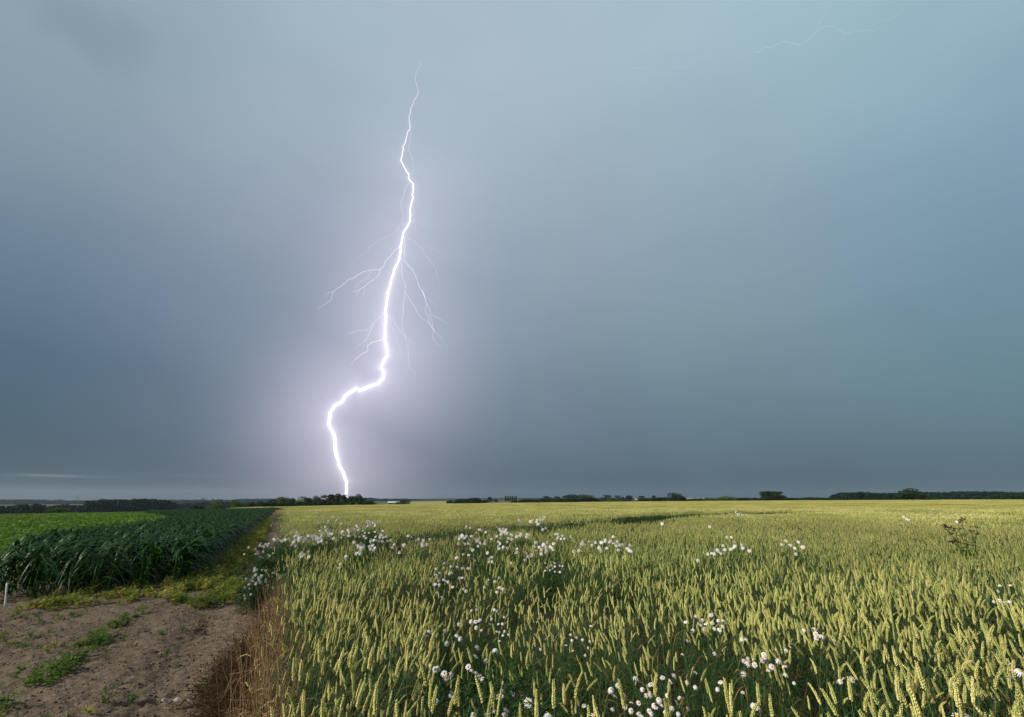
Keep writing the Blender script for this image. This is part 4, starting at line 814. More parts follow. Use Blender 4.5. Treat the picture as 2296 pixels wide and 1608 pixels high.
# rows run along the path; the strip is about three metres wide and its near end is cut on a slant
def front(u_): return np.interp(u_, [-5.2, -3.95, -3.2, -2.62, -2.0, -1.4], [11.6, 11.55, 11.5, 11.8, 11.9, 12.3])
MB_ = [uv(*at(px*4, py*4, 1.0)[:2]) for px, py in ((0, 534), (37, 527), (75, 525), (105, 522.5), (130, 520.5), (150, 518), (165, 514.5), (181, 511.5))]
print('maize back edge', [(round(a_, 1), round(b_, 1)) for a_, b_ in MB_])
_uu = np.array([min(m_[0], -4.7) for m_ in MB_]+[-30, -60]); _vv = np.array([m_[1] for m_ in MB_]+[max(140, MB_[-1][1]+5), 150])
_uu = np.minimum.accumulate(_uu-np.arange(len(_uu))*1e-3); _vv = np.maximum.accumulate(_vv)
def vback(u_): return np.interp(-np.asarray(u_), -_uu, _vv)        # where the back edge of the maize stands at a given row
PU = []; PV = []
for row in np.arange(-4.65-.55*62, -1.5, .55):
    v_ = float(front(row))+rng.uniform(.0, .55) if row > -4.8 else float(vback(row))+rng.uniform(0, .6)
    while v_ < 128 and math.hypot(row, v_) < 158:
        PU.append(row+rng.normal(0, .04)); PV.append(v_); v_ += rng.uniform(.13, .19)*(1 if v_ < 30 else 1.5 if v_ < 60 else 2.2)
PU, PV = np.array(PU), np.array(PV); x, y = xy(PU, PV)
thin = ((np.abs(PU+2.62) < .4) & (PV < 13.0)) | ((np.abs(PU+2.0) < .25) & (PV < 12.6)); skx, sky_, _ = at(20, 2432, 0); k = (~thin | (rng.random(len(x)) < .25)) & (np.hypot(x-skx, y-sky_) > .95); x, y, PU, PV = x[k], y[k], PU[k], PV[k]
# towards its far end the strip widens to the left a little
d_ = np.hypot(x, y); hs = rng.uniform(.90, 1.12, len(x))*(1.0+.06*(vnoise(x, y, 2.0, 8)-.5)); vi = rng.integers(0, 8, len(x)); rz = rng.normal(0, .5, len(x))
near = np.argsort(d_)[:300]; nk = np.zeros(len(x), bool); nk[near] = True
for i in near:
    r = empty('maize_plant', (x[i], y[i], tz(x[i], y[i])), 'dark green young maize plant with arching wind-blown leaves at the near end of the strip', 'maize', 'near maize plants', rz[i], hs[i])
    a_, b_ = MZ[vi[i]]; link('stalk', a_, r); link('leaves', b_, r)
x, y, hs, rz, d_ = x[~nk], y[~nk], hs[~nk], rz[~nk], d_[~nk]
vi = np.where(d_ < 25, rng.integers(0, 8, len(x)), 8+rng.integers(0, 6, len(x)))
mz = scatter('maize_crop', np.stack([x, y, terr(x, y)], -1), rz, hs, vi, 'maize_shapes', 'maize')
tag(mz, 'strip of dark green maize running back along the soil path', 'maize crop', kind='stuff')
# ------------------------------------------------------------------ bright green leaf crop beyond the maize
rs = np.random.default_rng(31)
def leafpatch(name, size, n, ls, zlo, zhi, mats, spread=1.0):
    q = rs.uniform(-size/2, size/2, (n, 2)); z = rs.uniform(zlo, zhi, n); co = np.zeros((n, 4, 3))
    for i in range(n):
        a_ = rs.uniform(0, 6.28); el_ = rs.uniform(-.3, 1.0); o_ = np.array([math.cos(a_)*math.cos(el_), math.sin(a_)*math.cos(el_), math.sin(el_)]); s_ = np.array([-math.sin(a_), math.cos(a_), rs.normal(0, .3)]); L = ls*rs.uniform(.7, 1.3)
        c = np.array([q[i, 0], q[i, 1], z[i]]); co[i] = [c-o_*L*.5, c+s_*L*.32+o_*L*.05, c+o_*L*.5-[0, 0, L*.15], c-s_*L*.32+o_*L*.05]
    return quadmesh(name, co, mats)
for i in range(4): source('beet_shapes', 'b%d' % i, leafpatch('leafcrop_a%d' % i, 1.2, 330, .13, .12, .42, 'beet'))
for i in range(3): source('beet_shapes', 'c%d' % i, leafpatch('leafcrop_b%d' % i, 4.0, 1000, .26, .10, .42, 'beet'))
pts = []; ii = []
for r0, r1, st_, i0, ni in ((9, 45, 1.0, 0, 4), (45, 172, 3.4, 4, 3)):
    x, y = grid(r0, r1, st_, -62, -20); u_, v_ = uv(x, y); k = (u_ < np.minimum(-5.0, np.interp(v_, _vv, _uu)-.3)-.4*(st_ > 1)*2) & (np.hypot(x, y) < Rmax(x, y)) & ((v_ > 11.2) | (u_ < -30)) & (v_ < 150-(u_ > -11)*22); x, y = x[k], y[k]
    pts.append(np.stack([x, y, terr(x, y)], -1)); ii.append(i0+rng.integers(0, ni, len(x)))
pts = np.concatenate(pts); ii = np.concatenate(ii)
bb = MB(); a_ = np.radians(np.linspace(-62, -24, 60)); q_ = np.geomspace(14, 172, 60); A, Q = np.meshgrid(a_, q_); x = np.sin(A)*Q; y = np.cos(A)*Q; u_, v_ = uv(x, y); V = np.stack([x, y, terr(x, y)+.14], -1).reshape(-1, 3)
ok = (u_ < np.minimum(-5.6, np.interp(v_, _vv, _uu)-.8)) & (Q < Rmax(x, y)) & (v_ > 13) & (v_ < 128)
bb.add(V, [(i*60+j, (i+1)*60+j, (i+1)*60+j+1, i*60+j+1) for i in range(59) for j in range(59) if ok[i, j] and ok[i+1, j] and ok[i, j+1] and ok[i+1, j+1]])
m, t, b = mat('leafcrop_understorey', .9, .05); M['bunder'] = m
t.l.new(t.ramp(t.noise(t.new('ShaderNodeNewGeometry').outputs['Position'], 5, 5, .7), [(.35, (.02, .06, .005)), (.6, (.06, .15, .01))]), b.inputs['Base Color'])
o = scatter('green_leaf_crop', pts, rng.choice([0, 1.57, 3.14, 4.71], len(pts)), rng.uniform(.95, 1.1, len(pts)), ii, 'beet_shapes', 'bunder', None, bb)
tag(o, 'bright green low leafy crop lying behind the dark maize', 'leaf crop', kind='stuff')
# ------------------------------------------------------------------ weeds
def weed_mesh(rs, h, r, n, mats, broad=.35, lsz=.045, dry=.0):
    mb = MB(); ns = max(3, n//7)
    for k in range(ns):
        a_ = rs.uniform(0, 6.28); o_ = np.array([math.cos(a_), math.sin(a_), 0]); e_ = o_*r*rs.uniform(.3, 1)+[0, 0, h*rs.uniform(.35, 1)]
        c = bez([0, 0, -.01], o_*r*.15+[0, 0, h*.5], e_, 5); tube(mb, c, .0016, 3, 0, cap=False)
        for q in range(7):
            i_ = rs.uniform(.1, 1); b0 = c[int(i_*4)]+rs.normal(0, .006, 3); az_ = rs.uniform(0, 6.28); d_ = unit([math.cos(az_), math.sin(az_), rs.uniform(-.2, .8)]); s_ = unit(np.cross(d_, [0, 0, 1])); L = lsz*rs.uniform(.6, 1.3)
            w_ = L*broad*.5; dn = np.array([0, 0, -L*.18]); m1 = b0+d_*L*.5
            mb.add([b0, m1+s_*w_, b0+d_*L+dn, m1-s_*w_, m1+np.array([0, 0, -w_*.4])], [(0, 4, 1), (4, 2, 1), (0, 3, 4), (4, 3, 2)], 0)
    return mb.mesh('weed_shape', mats)
rs = np.random.default_rng(41); WG = []
for i in range(6): me = weed_mesh(rs, rs.uniform(.08, .2), rs.uniform(.08, .16), 50, 'weed', .5); WG.append(me); source('weed_shapes', 'w%02d' % i, me)          # 0-5 green
for i in range(6): source('weed_shapes', 'wy%02d' % i, weed_mesh(rs, rs.uniform(.10, .24), rs.uniform(.10, .18), 60, 'weedy', .32, .06))   # 6-11 yellowing
for i in range(4): source('weed_shapes', 'wz%02d' % i, weed_mesh(rs, rs.uniform(.3, .5), rs.uniform(.12, .2), 90, 'weed', .18, .07))   # 12-15 tall dark
def tuft(rs, n, h, mats, wid=.0022):
    mb = MB()
    for k in range(n):
        a_ = rs.uniform(0, 6.28); o_ = np.array([math.cos(a_), math.sin(a_), 0]); L = h*rs.uniform(.5, 1.1); sp = rs.uniform(.1, .8); b0 = rs.normal(0, .015, 3)*[1, 1, 0]
        P = bez(b0, b0+o_*L*sp*.3+[0, 0, L*.7], b0+o_*L*sp+[0, 0, L*rs.uniform(.4, 1)], 4); ribbon(mb, P, np.array([.8, 1, .7, .05])*wid, np.cross(o_, [0, 0, 1]), .2)
    return mb.mesh('tuft', mats)
for i in range(4): source('weed_shapes', 'x%02d' % i, tuft(rs, 22, .14, 'weed'))      # 16-19 grass
def sow(name, u0, u1, v0, v1, dens, fn, ids, s0, s1, label, cat):
    n = int((u1-u0)*(v1-v0)*dens); u_ = rng.uniform(u0, u1, n); v_ = rng.uniform(v0, v1, n); p = fn(u_, v_); k = rng.random(n) < p; u_, v_ = u_[k], v_[k]; x, y = xy(u_, v_)
    sc_ = rng.uniform(s0, s1, len(x)); return np.stack([x, y, terr(x, y)-.005], -1), rng.uniform(0, 6.28, len(x)), sc_, rng.choice(ids, len(x))
def join_sow(name, parts, label, cat):
    P, Rz, Sc, Id = [np.concatenate([p[i] for p in parts]) for i in range(4)]
    tag(scatter(name, P, Rz, Sc, Id, 'weed_shapes', 'weed', rng.normal(0, .12, (len(P), 2))), label, cat, kind='stuff')
def nz(u_, v_, s_, sd_, lo, hi): return np.clip((vnoise(u_, v_, s_, sd_)-lo)/(hi-lo), 0, 1)
# yellowing band round the maize and along the path
band1 = sow('', -1.9, -.35, 9.0, 60, 70, lambda u_, v_: nz(u_, v_, .45, 3, .12, .45)*np.clip((-.58-u_)/.25+ (v_ < 13)*.5, 0, 1)*np.clip((v_-9.5-1.2*np.abs(u_+1.0))/.5, 0, 1), [6, 7, 8, 9, 10, 11, 0, 1, 2], .8, 1.4, '', '')
band2 = sow('', -3.75, -1.0, 9.4, 13.2, 75, lambda u_, v_: np.clip(1-np.abs(v_-front(u_)+.25)/.95, 0, 1)*nz(u_, v_, .3, 4, .15, .45), [6, 7, 8, 9, 10, 11, 3], .7, 1.25, '', '')
band3 = sow('', -.55, -.1, 9, 70, 8, lambda u_, v_: nz(u_, v_, .6, 6, .45, .7), [0, 6, 7, 12], .6, 1.0, '', '')
join_sow('yellowing_weeds', [band1, band2, band3], 'yellow-green weeds edging the maize and filling the path', 'weeds')
# green line of weeds across the bare soil
WL = [at(px, py, 0)[:2] for px, py in ((600, 2455), (500, 2480), (420, 2540), (330, 2600), (200, 2700), (60, 2800), (-60, 2860))]
def wl(u_, v_):
    x, y = xy(u_, v_); d_ = segdist(x, y, [p+(0,) for p in WL]); return np.clip(1-d_/.17, 0, 1)*nz(u_, v_, .25, 12, .1, .5)
lineW = sow('', -4, .2, 4, 10.5, 170, wl, [0, 1, 2, 3, 4, 5, 16], .55, 1.0, '', '')
spr = sow('', -4.5, -.3, 4, 10.6, 40, lambda u_, v_: nz(u_, v_, .5, 15, .40, .75)*np.clip((-u_-.7)/1.2, .12, 1), [0, 2, 16, 17, 18, 19, 6], .3, .75, '', '')
join_sow('soil_weeds', [lineW, spr], 'small green weeds in a straggling line across the bare soil', 'weeds')
# dark undergrowth in the thin places of the wheat
und = []
for hx, hy, wx, wy, kp in HOLES:
    n = int(wx*wy*3.14*42*(1-kp)); a_ = rng.uniform(0, 6.28, n); r_ = np.sqrt(rng.random(n)); x = hx+wx*r_*np.cos(a_); y = hy+wy*r_*np.sin(a_); u_, v_ = uv(x, y); k = u_ > .12; x, y = x[k], y[k]
    und.append((np.stack([x, y, terr(x, y)], -1), rng.uniform(0, 6.28, len(x)), rng.uniform(.6, 1.1, len(x)), rng.choice([12, 13, 14, 15], len(x))))
join_sow('undergrowth', und, 'dark green weeds low between thin wheat stalks', 'weeds')
rs = np.random.default_rng(91)
def lump(rs, mats):
    mb = MB(); ph = (1+5**.5)/2; V = np.array([(-1, ph, 0), (1, ph, 0), (-1, -ph, 0), (1, -ph, 0), (0, -1, ph), (0, 1, ph), (0, -1, -ph), (0, 1, -ph), (ph, 0, -1), (ph, 0, 1), (-ph, 0, -1), (-ph, 0, 1)])/1.9*rs.uniform(.6, 1.25, (12, 1))*[1, 1, .62]
    mb.add(V, [(0, 11, 5), (0, 5, 1), (0, 1, 7), (0, 7, 10), (0, 10, 11), (1, 5, 9), (5, 11, 4), (11, 10, 2), (10, 7, 6), (7, 1, 8), (3, 9, 4), (3, 4, 2), (3, 2, 6), (3, 6, 8), (3, 8, 9), (4, 9, 5), (2, 4, 11), (6, 2, 10), (8, 6, 7), (9, 8, 1)]); return mb.mesh('lump', mats)
m, t, b = mat('clod', .95, .05); M['clod'] = m
t.l.new(t.ramp(t.m('ADD', t.m('MULTIPLY', t.new('ShaderNodeObjectInfo').outputs['Random'], .6), t.m('MULTIPLY', t.noise(t.new('ShaderNodeNewGeometry').outputs['Position'], 50, 3), .4)), [(.15, (.075, .052, .036)), (.6, (.14, .104, .074)), (.95, (.21, .162, .12))]), b.inputs['Base Color'])
m, t, b = mat('pebble', .8, .2); M['pebble'] = m
t.l.new(t.ramp(t.new('ShaderNodeObjectInfo').outputs['Random'], [(0, (.30, .24, .18)), (1, (.55, .50, .42))]), b.inputs['Base Color'])
for i in range(7): source('crumb_shapes', 'cr%d' % i, lump(rs, 'clod'))
source('crumb_shapes', 'pb0', lump(rs, 'pebble'))
n = 26000; u_ = rng.uniform(-5.2, .1, n); v_ = 3.6+7.6*rng.random(n)**1.25; k = (rng.random(n) < .25+.75*nz(u_, v_, .35, 22, .3, .7)) & (v_ < front(np.clip(u_, -5.2, -1.4))+.3+30*(u_ > -1.2)); u_, v_ = u_[k], v_[k]; x, y = xy(u_, v_)
def soilz(x, y):
    clod = (vnoise(x, y, .5, 1)-.5)*.035+(vnoise(x, y, .13, 2)-.5)*.016-np.clip(.10-np.abs(vnoise(x, y, .16, 13)-.5), 0, .1)*.20+(vnoise(x, y, .055, 3)-.5)*.026
    u_, v_ = uv(x, y); return clod-.04*np.exp(-((u_+.75)/.28)**2)+.02*np.exp(-((u_+1.2)/.2)**2)
sc_ = .004+.012*rng.random(len(x))**3.5; id_ = np.where(rng.random(len(x)) < .012, 7, rng.integers(0, 7, len(x))); sc_ = np.where(id_ == 7, sc_*.7+.003, sc_)
tag(scatter('soil_crumbs', np.stack([x, y, terr(x, y)+soilz(x, y)+sc_*.1], -1), rng.uniform(0, 6.28, len(x)), sc_, id_, 'crumb_shapes', 'clod'), 'loose crumbs and clods of dry soil', 'soil crumbs', kind='stuff')
# single weeds one could point to on the bare soil
for lab, px, py, s_, vi in (('dark green broad weed low on the soil at the left edge', 105/1.661, 1900+1345/1.661, .9, 0), ('upright leafy weed on the soil right of the dark left-edge weed', 225/1.661, 1900+1400/1.661, 1.1, 1),
        ('tiny dark weed alone on the bare soil near the path bend', 1290/1.661, 1900+885/1.661, .55, 2), ('bright weed beside the foot of the withered brown heap', 1375/1.661, 1900+1450/1.661, .8, 3),
        ('green weed in the bottom left corner of the soil', 40/1.661, 1900+1560/1.661, 1.2, 4), ('spiky weed left of the scrap of dry leaf', 880/1.661, 1900+1500/1.661, .9, 5), ('pair of upright weed shoots at the bottom of the soil', 700/1.661, 1900+1520/1.661, .9, 1),
        ('small weed upper left on the soil below the maize', 265/1.661, 1900+985/1.661, .7, 0), ('weed with narrow leaves in the middle of the soil', 1075/1.661, 1900+1060/1.661, .8, 5), ('weed left of the dead stump on the soil', 1210/1.661, 1900+1040/1.661, .7, 4)):
    x, y, z = at(px, py, 0); r = empty('weed', (x, y, z), lab, 'weed', 'separate weeds on the bare soil', rng.uniform(0, 6), s_); link('leaves', WG[vi], r)
# ------------------------------------------------------------------ withered heap and dry straw at the field edge
def heap(name, lab, cx, cy, rx, ry, h, n, mats, seed, L0=.18, grp=None):
    rs = np.random.default_rng(seed); mb = MB()
    for k in range(n):
        a_ = rs.uniform(0, 6.28); q = math.sqrt(rs.random()); b0 = np.array([rx*q*math.cos(a_), ry*q*math.sin(a_), rs.uniform(0, 1)**1.3*h*(1-q*q*.75)]); d_ = unit(rs.normal(0, 1, 3)+[.1, 0, .5]); L = L0*rs.uniform(.4, 1.3)
        tube(mb, bez(b0, b0+d_*L*.5+rs.normal(0, .02, 3), b0+d_*L+rs.normal(0, .03, 3)-[0, 0, .03], 4), [.0016, .0014, .001, .0004], 3, cap=False)
        if k % 3 == 0: w_ = rs.normal(0, 1, 3)*.008; e_ = b0+d_*L; mb.add([e_, e_+w_, e_+d_*.03], [(0, 1, 2)])
    r = empty(name, (cx, cy, tz(cx, cy)), lab, 'dead plant', grp, A0*-1); link('stems', mb.mesh(name, mats), r)
x, y, z = at(945, 2800, 0); heap('withered_weed', 'large heap of withered dark brown weed lying at the straw edge', x, y, .27, .70, .42, 3600, 'brown', 1)
x, y, z = at(1010, 2640, 0); heap('withered_weed', 'smaller dark brown withered weed behind the large heap', x, y, .16, .36, .36, 1100, 'brown', 2)
x, y, z = at(1065, 2520, 0); heap('withered_weed', 'reddish brown withered weed between the daisies and the straw', x, y, .12, .3, .34, 400, 'brown', 3)
x, y, z = at(800, 2530, 0); heap('dead_weed_stump', 'small charred-looking dead weed alone on the bare soil', x, y, .07, .07, .16, 160, 'brown', 4, .09)
def straw(n):
    rs = np.random.default_rng(77); pts = []; mb = MB()
    for k in range(n):
        v_ = rs.uniform(2.2, 6.6); u_ = rs.normal(.11, .06)-(.10 if rs.random() < .15 else 0)*(v_ < 5.5); x, y = xy(u_, v_); b0 = np.array([x, y, tz(x, y)]); H = rs.uniform(.2, .85)
        d_ = np.array([rs.normal(-.06, .14), rs.normal(0, .12), 0]); P = bez(b0, b0+d_*H*.3+[0, 0, H*.6], b0+d_*H+[0, 0, H], 4)
        if rs.random() < .35: P[-1] += [rs.normal(0, .12), rs.normal(0, .1), -H*rs.uniform(.15, .5)]
        tube(mb, P, [.0020, .0019, .0016, .0010], 3, cap=False)
        if rs.random() < .4:
            L = .12; o_ = unit(rs.normal(0, 1, 3)*[1, 1, .3]); ribbon(mb, bez(P[2], P[2]+o_*L*.5+[0, 0, .03], P[2]+o_*L-[0, 0, .06], 4), [.003, .004, .003, .0005], rs.normal(0, 1, 3), .2)
    for k in range(500):
        v_ = rs.uniform(3.8, 7.5); u_ = rs.uniform(-.55, .05)*(1 if rs.random() < .5 else .5); x, y = xy(u_, v_); a_ = rs.uniform(0, 6.28); L = rs.uniform(.08, .28); b0 = np.array([x, y, tz(x, y)+rs.uniform(.01, .10)*(u_ > -.35)+.015])
        tube(mb, [b0, b0+[math.cos(a_)*L, math.sin(a_)*L, rs.uniform(-.01, .06)]], .0016, 3, cap=False)
    return mb.mesh('straw', 'straw')
tag(link('dry_straw', straw(1200)), 'dry broken straw and bleached stalks along the wheat edge', 'straw', kind='stuff')
# white stake, scrap of dry leaf
x, y, z = at(20, 2432, 0)
mb = MB(); tube(mb, [[0, 0, -.05], [0, 0, .1], [.003, 0, .30], [.004, 0, .415], [.004, 0, .425]], [.011, .011, .011, .011, .006], 8)
so = empty('marker_stake', (x, y, z), 'thin white wooden marker stake in front of the maize at the left edge', 'stake'); so.scale = (1.15, 1.15, .92); so.rotation_euler = (0, R_(-14), 0); link('shaft', mb.mesh('stake', 'white', True), so)
x, y, z = at(700, 2822, 0); mb = MB(); rs = np.random.default_rng(3); nn = 14
V = [(i/(nn-1)*.26-.13, (j-1)*.022*(1.2-abs(i/(nn-1)-.45))+rs.normal(0, .006), .02+.016*math.sin(i*1.3)+rs.normal(0, .006)+(.012 if j != 1 else 0)) for i in range(nn) for j in range(3)]
mb.add(V, [(i*3+j, i*3+3+j, i*3+4+j, i*3+1+j) for i in range(nn-1) for j in range(2)]); o = link('dead_leaf', mb.mesh('dead_leaf', 'paper', True)); o.location = (x, y, z); tag(o, 'curled pale dead leaf lying on the bare soil at the bottom', 'leaf')
# ------------------------------------------------------------------ tall dock in the wheat on the right
def dock(lab, px, py, H, seed, ztop):
    x, y, _ = at(px, py, ztop); z = tz(x, y); rs = np.random.default_rng(seed); r = empty('dock_plant', (x, y, z), lab, 'dock'); st = MB(); lv = MB(); sd_ = MB()
    tips = [(0, .0, 1.0)]+[(rs.uniform(0, 6.28), rs.uniform(.10, .24)*H, rs.uniform(.62, .93)) for _ in range(13)]
    for a_, q, f_ in tips:
        e_ = np.array([math.cos(a_)*q*.75, math.sin(a_)*q*.5, H*f_]); c = bez([0, 0, 0], [0, 0, H*f_*.65], e_, 10); tube(st, c, np.linspace(.008, .003, 10), 4, cap=False)
        for k in range(20):
            b0 = c[rs.integers(3, 10)]; d_ = unit([rs.normal(), rs.normal(), rs.uniform(.2, 1.2)]); L = rs.uniform(.04, .09)*H; s_ = unit(np.cross(d_, [0, 0, 1])); lv.add([b0, b0+d_*L*.5+s_*L*.13, b0+d_*L-[0, 0, L*.2], b0+d_*L*.5-s_*L*.13], [(0, 1, 2, 3)])
        for k in range(26 if f_ > .95 else 7):
            p_ = c[-1]+rs.normal(0, .028 if f_ > .95 else .016, 3); s0 = rs.normal(0, .014, 3); s1 = rs.normal(0, .014, 3); sd_.add([p_, p_+s0, p_+s1, p_+s0+s1*.5], [(0, 1, 3, 2)])
    link('stems', st.mesh('dock_stems', 'thistle'), r); link('leaves', lv.mesh('dock_leaves', 'thistle'), r); link('seed_head', sd_.mesh('dock_seed', 'seed'), r)
dock('tall bushy green dock with a dark brown seed head rising above the right-hand wheat', 3873, 2185, 1.30, 4, .95)
dock('small dark weed top just above the far wheat near the middle', 2155, 2018, 1.22, 6, .98)
dock('small dark weed top among the flowers of the near tramline', 2525, 2120, 1.08, 8, .92)
# ------------------------------------------------------------------ trees
def blob_leaves(rs, blobs, n, ls):
    """leaf-clump quads through the outer volume of lumpy blobs (x, y, z, rx, ry, rz)"""
    b = np.array(blobs, float); wt = b[:, 3]*b[:, 5]; pick_ = rs.choice(len(b), n, p=wt/wt.sum()); d_ = rs.normal(0, 1, (n, 3)); d_ /= np.linalg.norm(d_, axis=1)[:, None]
    rad = rs.uniform(.25, 1, n)**.35*rs.uniform(.9, 1.12, n); c = b[pick_, :3]+d_*rad[:, None]*b[pick_, 3:]
    a1 = rs.normal(0, 1, (n, 3)); a1 /= np.linalg.norm(a1, axis=1)[:, None]; a2 = np.cross(a1, rs.normal(0, 1, (n, 3))); a2 /= np.linalg.norm(a2, axis=1)[:, None]; L = ls*rs.uniform(.6, 1.4, n)[:, None]
    return np.stack([c-a1*L*.5, c+a2*L*.35, c+a1*L*.5, c-a2*L*.35], 1)
def tree_meshes(seed, H, W, trunk_h, n, ls, mats, shape='round'):
    rs = np.random.default_rng(seed); blobs = []; nb = 9 if shape != 'bush' else 7
    tk = MB(); tube(tk, [[0, 0, -.5], [rs.normal(0, .1), 0, H*.3], [rs.normal(0, .2), 0, H*.75]], [H*.028, H*.02, H*.006], 6)
    for k in range(nb):
        if shape == 'poplar': z = trunk_h+(H-trunk_h)*(.12+.8*k/(nb-1)); r_ = W*.5*(1-.55*abs(k/(nb-1)-.4)); blobs.append((rs.normal(0, W*.08), rs.normal(0, W*.08), z, r_*.8, r_*.8, (H-trunk_h)*.13))
        else:
            a_ = rs.uniform(0, 6.28); q = rs.uniform(.1, .62)*W*.5; f_ = rs.uniform(.1, .85); z = trunk_h+(H-trunk_h)*f_; r_ = W*rs.uniform(.20, .32)*(1.15-.55*f_)
            blobs.append((math.cos(a_)*q*(1.1-.4*f_), math.sin(a_)*q*(1.1-.4*f_), z, r_, r_, min(r_*.8, (H-trunk_h)*.25)))
            if shape != 'bush': tube(tk, [[0, 0, H*.25], [math.cos(a_)*q*.5, math.sin(a_)*q*.5, z*.8], [math.cos(a_)*q, math.sin(a_)*q, z]], [H*.012, H*.007, H*.003], 4, cap=False)
    blobs.append((0, 0, H-W*.12 if shape != 'poplar' else H*.93, W*.2, W*.2, W*.14 if shape != 'poplar' else H*.08))
    return tk.mesh('trunk', 'bark'), quadmesh('crown', blob_leaves(rs, blobs, n, ls), mats)
TV = {k: [tree_meshes(100+i*7+len(k), 10, wd, th, n, ls, mt, k if k in ('poplar', 'bush') else 'round') for i in range(nv)] for k, wd, th, n, ls, mt, nv in
      (('round', 9.5, 1.8, 2600, .62, 'tree', 6), ('bush', 15, 0, 2200, .75, 'tree', 4), ('light', 13, .3, 2400, .6, 'treel', 3), ('poplar', 3.4, 1.5, 1200, .6, 'treeb', 3), ('farround', 10, .8, 1300, 1.0, 'treeb', 4))}
def put_tree(lab, px, ptop, dist, kind='round', wpx=None, group=None, vi=0, name='tree', cat='tree'):
    """tree standing dist metres away; ptop is where its top shows (2296 view) and gives its height"""
    a_ = R_(azp(px)); x, y = math.sin(a_)*dist, math.cos(a_)*dist; z = tz(x, y)
    r = ray(px/2.242, ptop/2.242); top = EYE+r[2]*(dist/math.hypot(r[0], r[1])); H = max(top-z, 1.2); mt = TV[kind][vi % len(TV[kind])]
    o = empty(name, (x, y, z), lab, cat, group, (px*1.7+vi) % 6.28); s_ = H/10; sxy = s_
    if wpx: sxy = wpx/2.242/(F/CT)*dist*math.cos(a_)/{'round': 9.5, 'bush': 14.5, 'light': 12.5, 'poplar': 3.4, 'farround': 10}[kind]
    o.scale = (sxy, sxy, s_); 
    if kind != 'bush': link('trunk', mt[0], o)
    link('crown', mt[1], o)
G1 = 'row of dark trees under the lightning'
row = [(592, 1128, 'round', 26, 'leftmost and lowest tree of the dark row'), (612, 1120, 'round', 30, 'second tree from the left end of the dark row'), (634, 1115, 'light', 36, 'yellowish broad tree near the left end of the dark row'), (656, 1117, 'round', 30, 'tree just right of the yellowish broad one in the dark row'), (674, 1113, 'light', 30, 'second yellowish tree of the dark row'), (692, 1116, 'round', 30, 'tree left of the gap in the dark row'),
       (708, 1112, 'round', 34, 'tall tree in the middle of the dark row'), (724, 1110, 'round', 32, 'tall ragged tree left of the lightning foot'), (742, 1109, 'round', 32, 'ragged-topped tree, tallest left of the lightning foot'), (758, 1107, 'round', 30, 'tallest dark tree just left of where the lightning lands'), (772, 1109, 'round', 24, 'dark tree directly below the lightning foot'), (787, 1112, 'round', 26, 'dark tree just right of the lightning foot'), (803, 1108, 'round', 28, 'separate pointed tree near the right end of the dark row'), (818, 1117, 'round', 20, 'low tree at the right end of the dark row'), (832, 1122, 'bush', 26, 'last low bush at the right end of the dark row')]
for i, (px, pt, kd, wp, lab) in enumerate(row): put_tree(lab, px, pt, 215+(i*37 % 23), kd, wp*1.05, G1, i)
for i, px in enumerate(range(585, 835, 17)): put_tree('dark undergrowth bush filling the foot of the tree row', px, 1124, 208, 'bush', 26, 'bushes at the foot of the dark tree row', i, 'bush', 'bush')
put_tree('yellow-green round bush above the maize, left of the other one', 488, 1120, 185, 'light', 50, None, 1, 'bush', 'bush')
put_tree('olive bush above the maize, right of the yellow-green one', 530, 1124, 190, 'light', 36, None, 2, 'bush', 'bush')
put_tree('low dark bush hugging the end of the bright crop', 446, 1132, 190, 'bush', 40, None, 0, 'bush', 'bush')
put_tree('small bush between the olive bush and the dark row', 566, 1126, 200, 'round', 30, None, 3, 'bush', 'bush')
put_tree('bright yellow-green shrub alone on the crop edge at the far left', 138, 1138, 176, 'light', 52, None, 0, 'bush', 'bush')
put_tree('pale silvery shrub in front of the dark plantation', 348, 1142, 250, 'light', 16, None, 1, 'bush', 'bush')
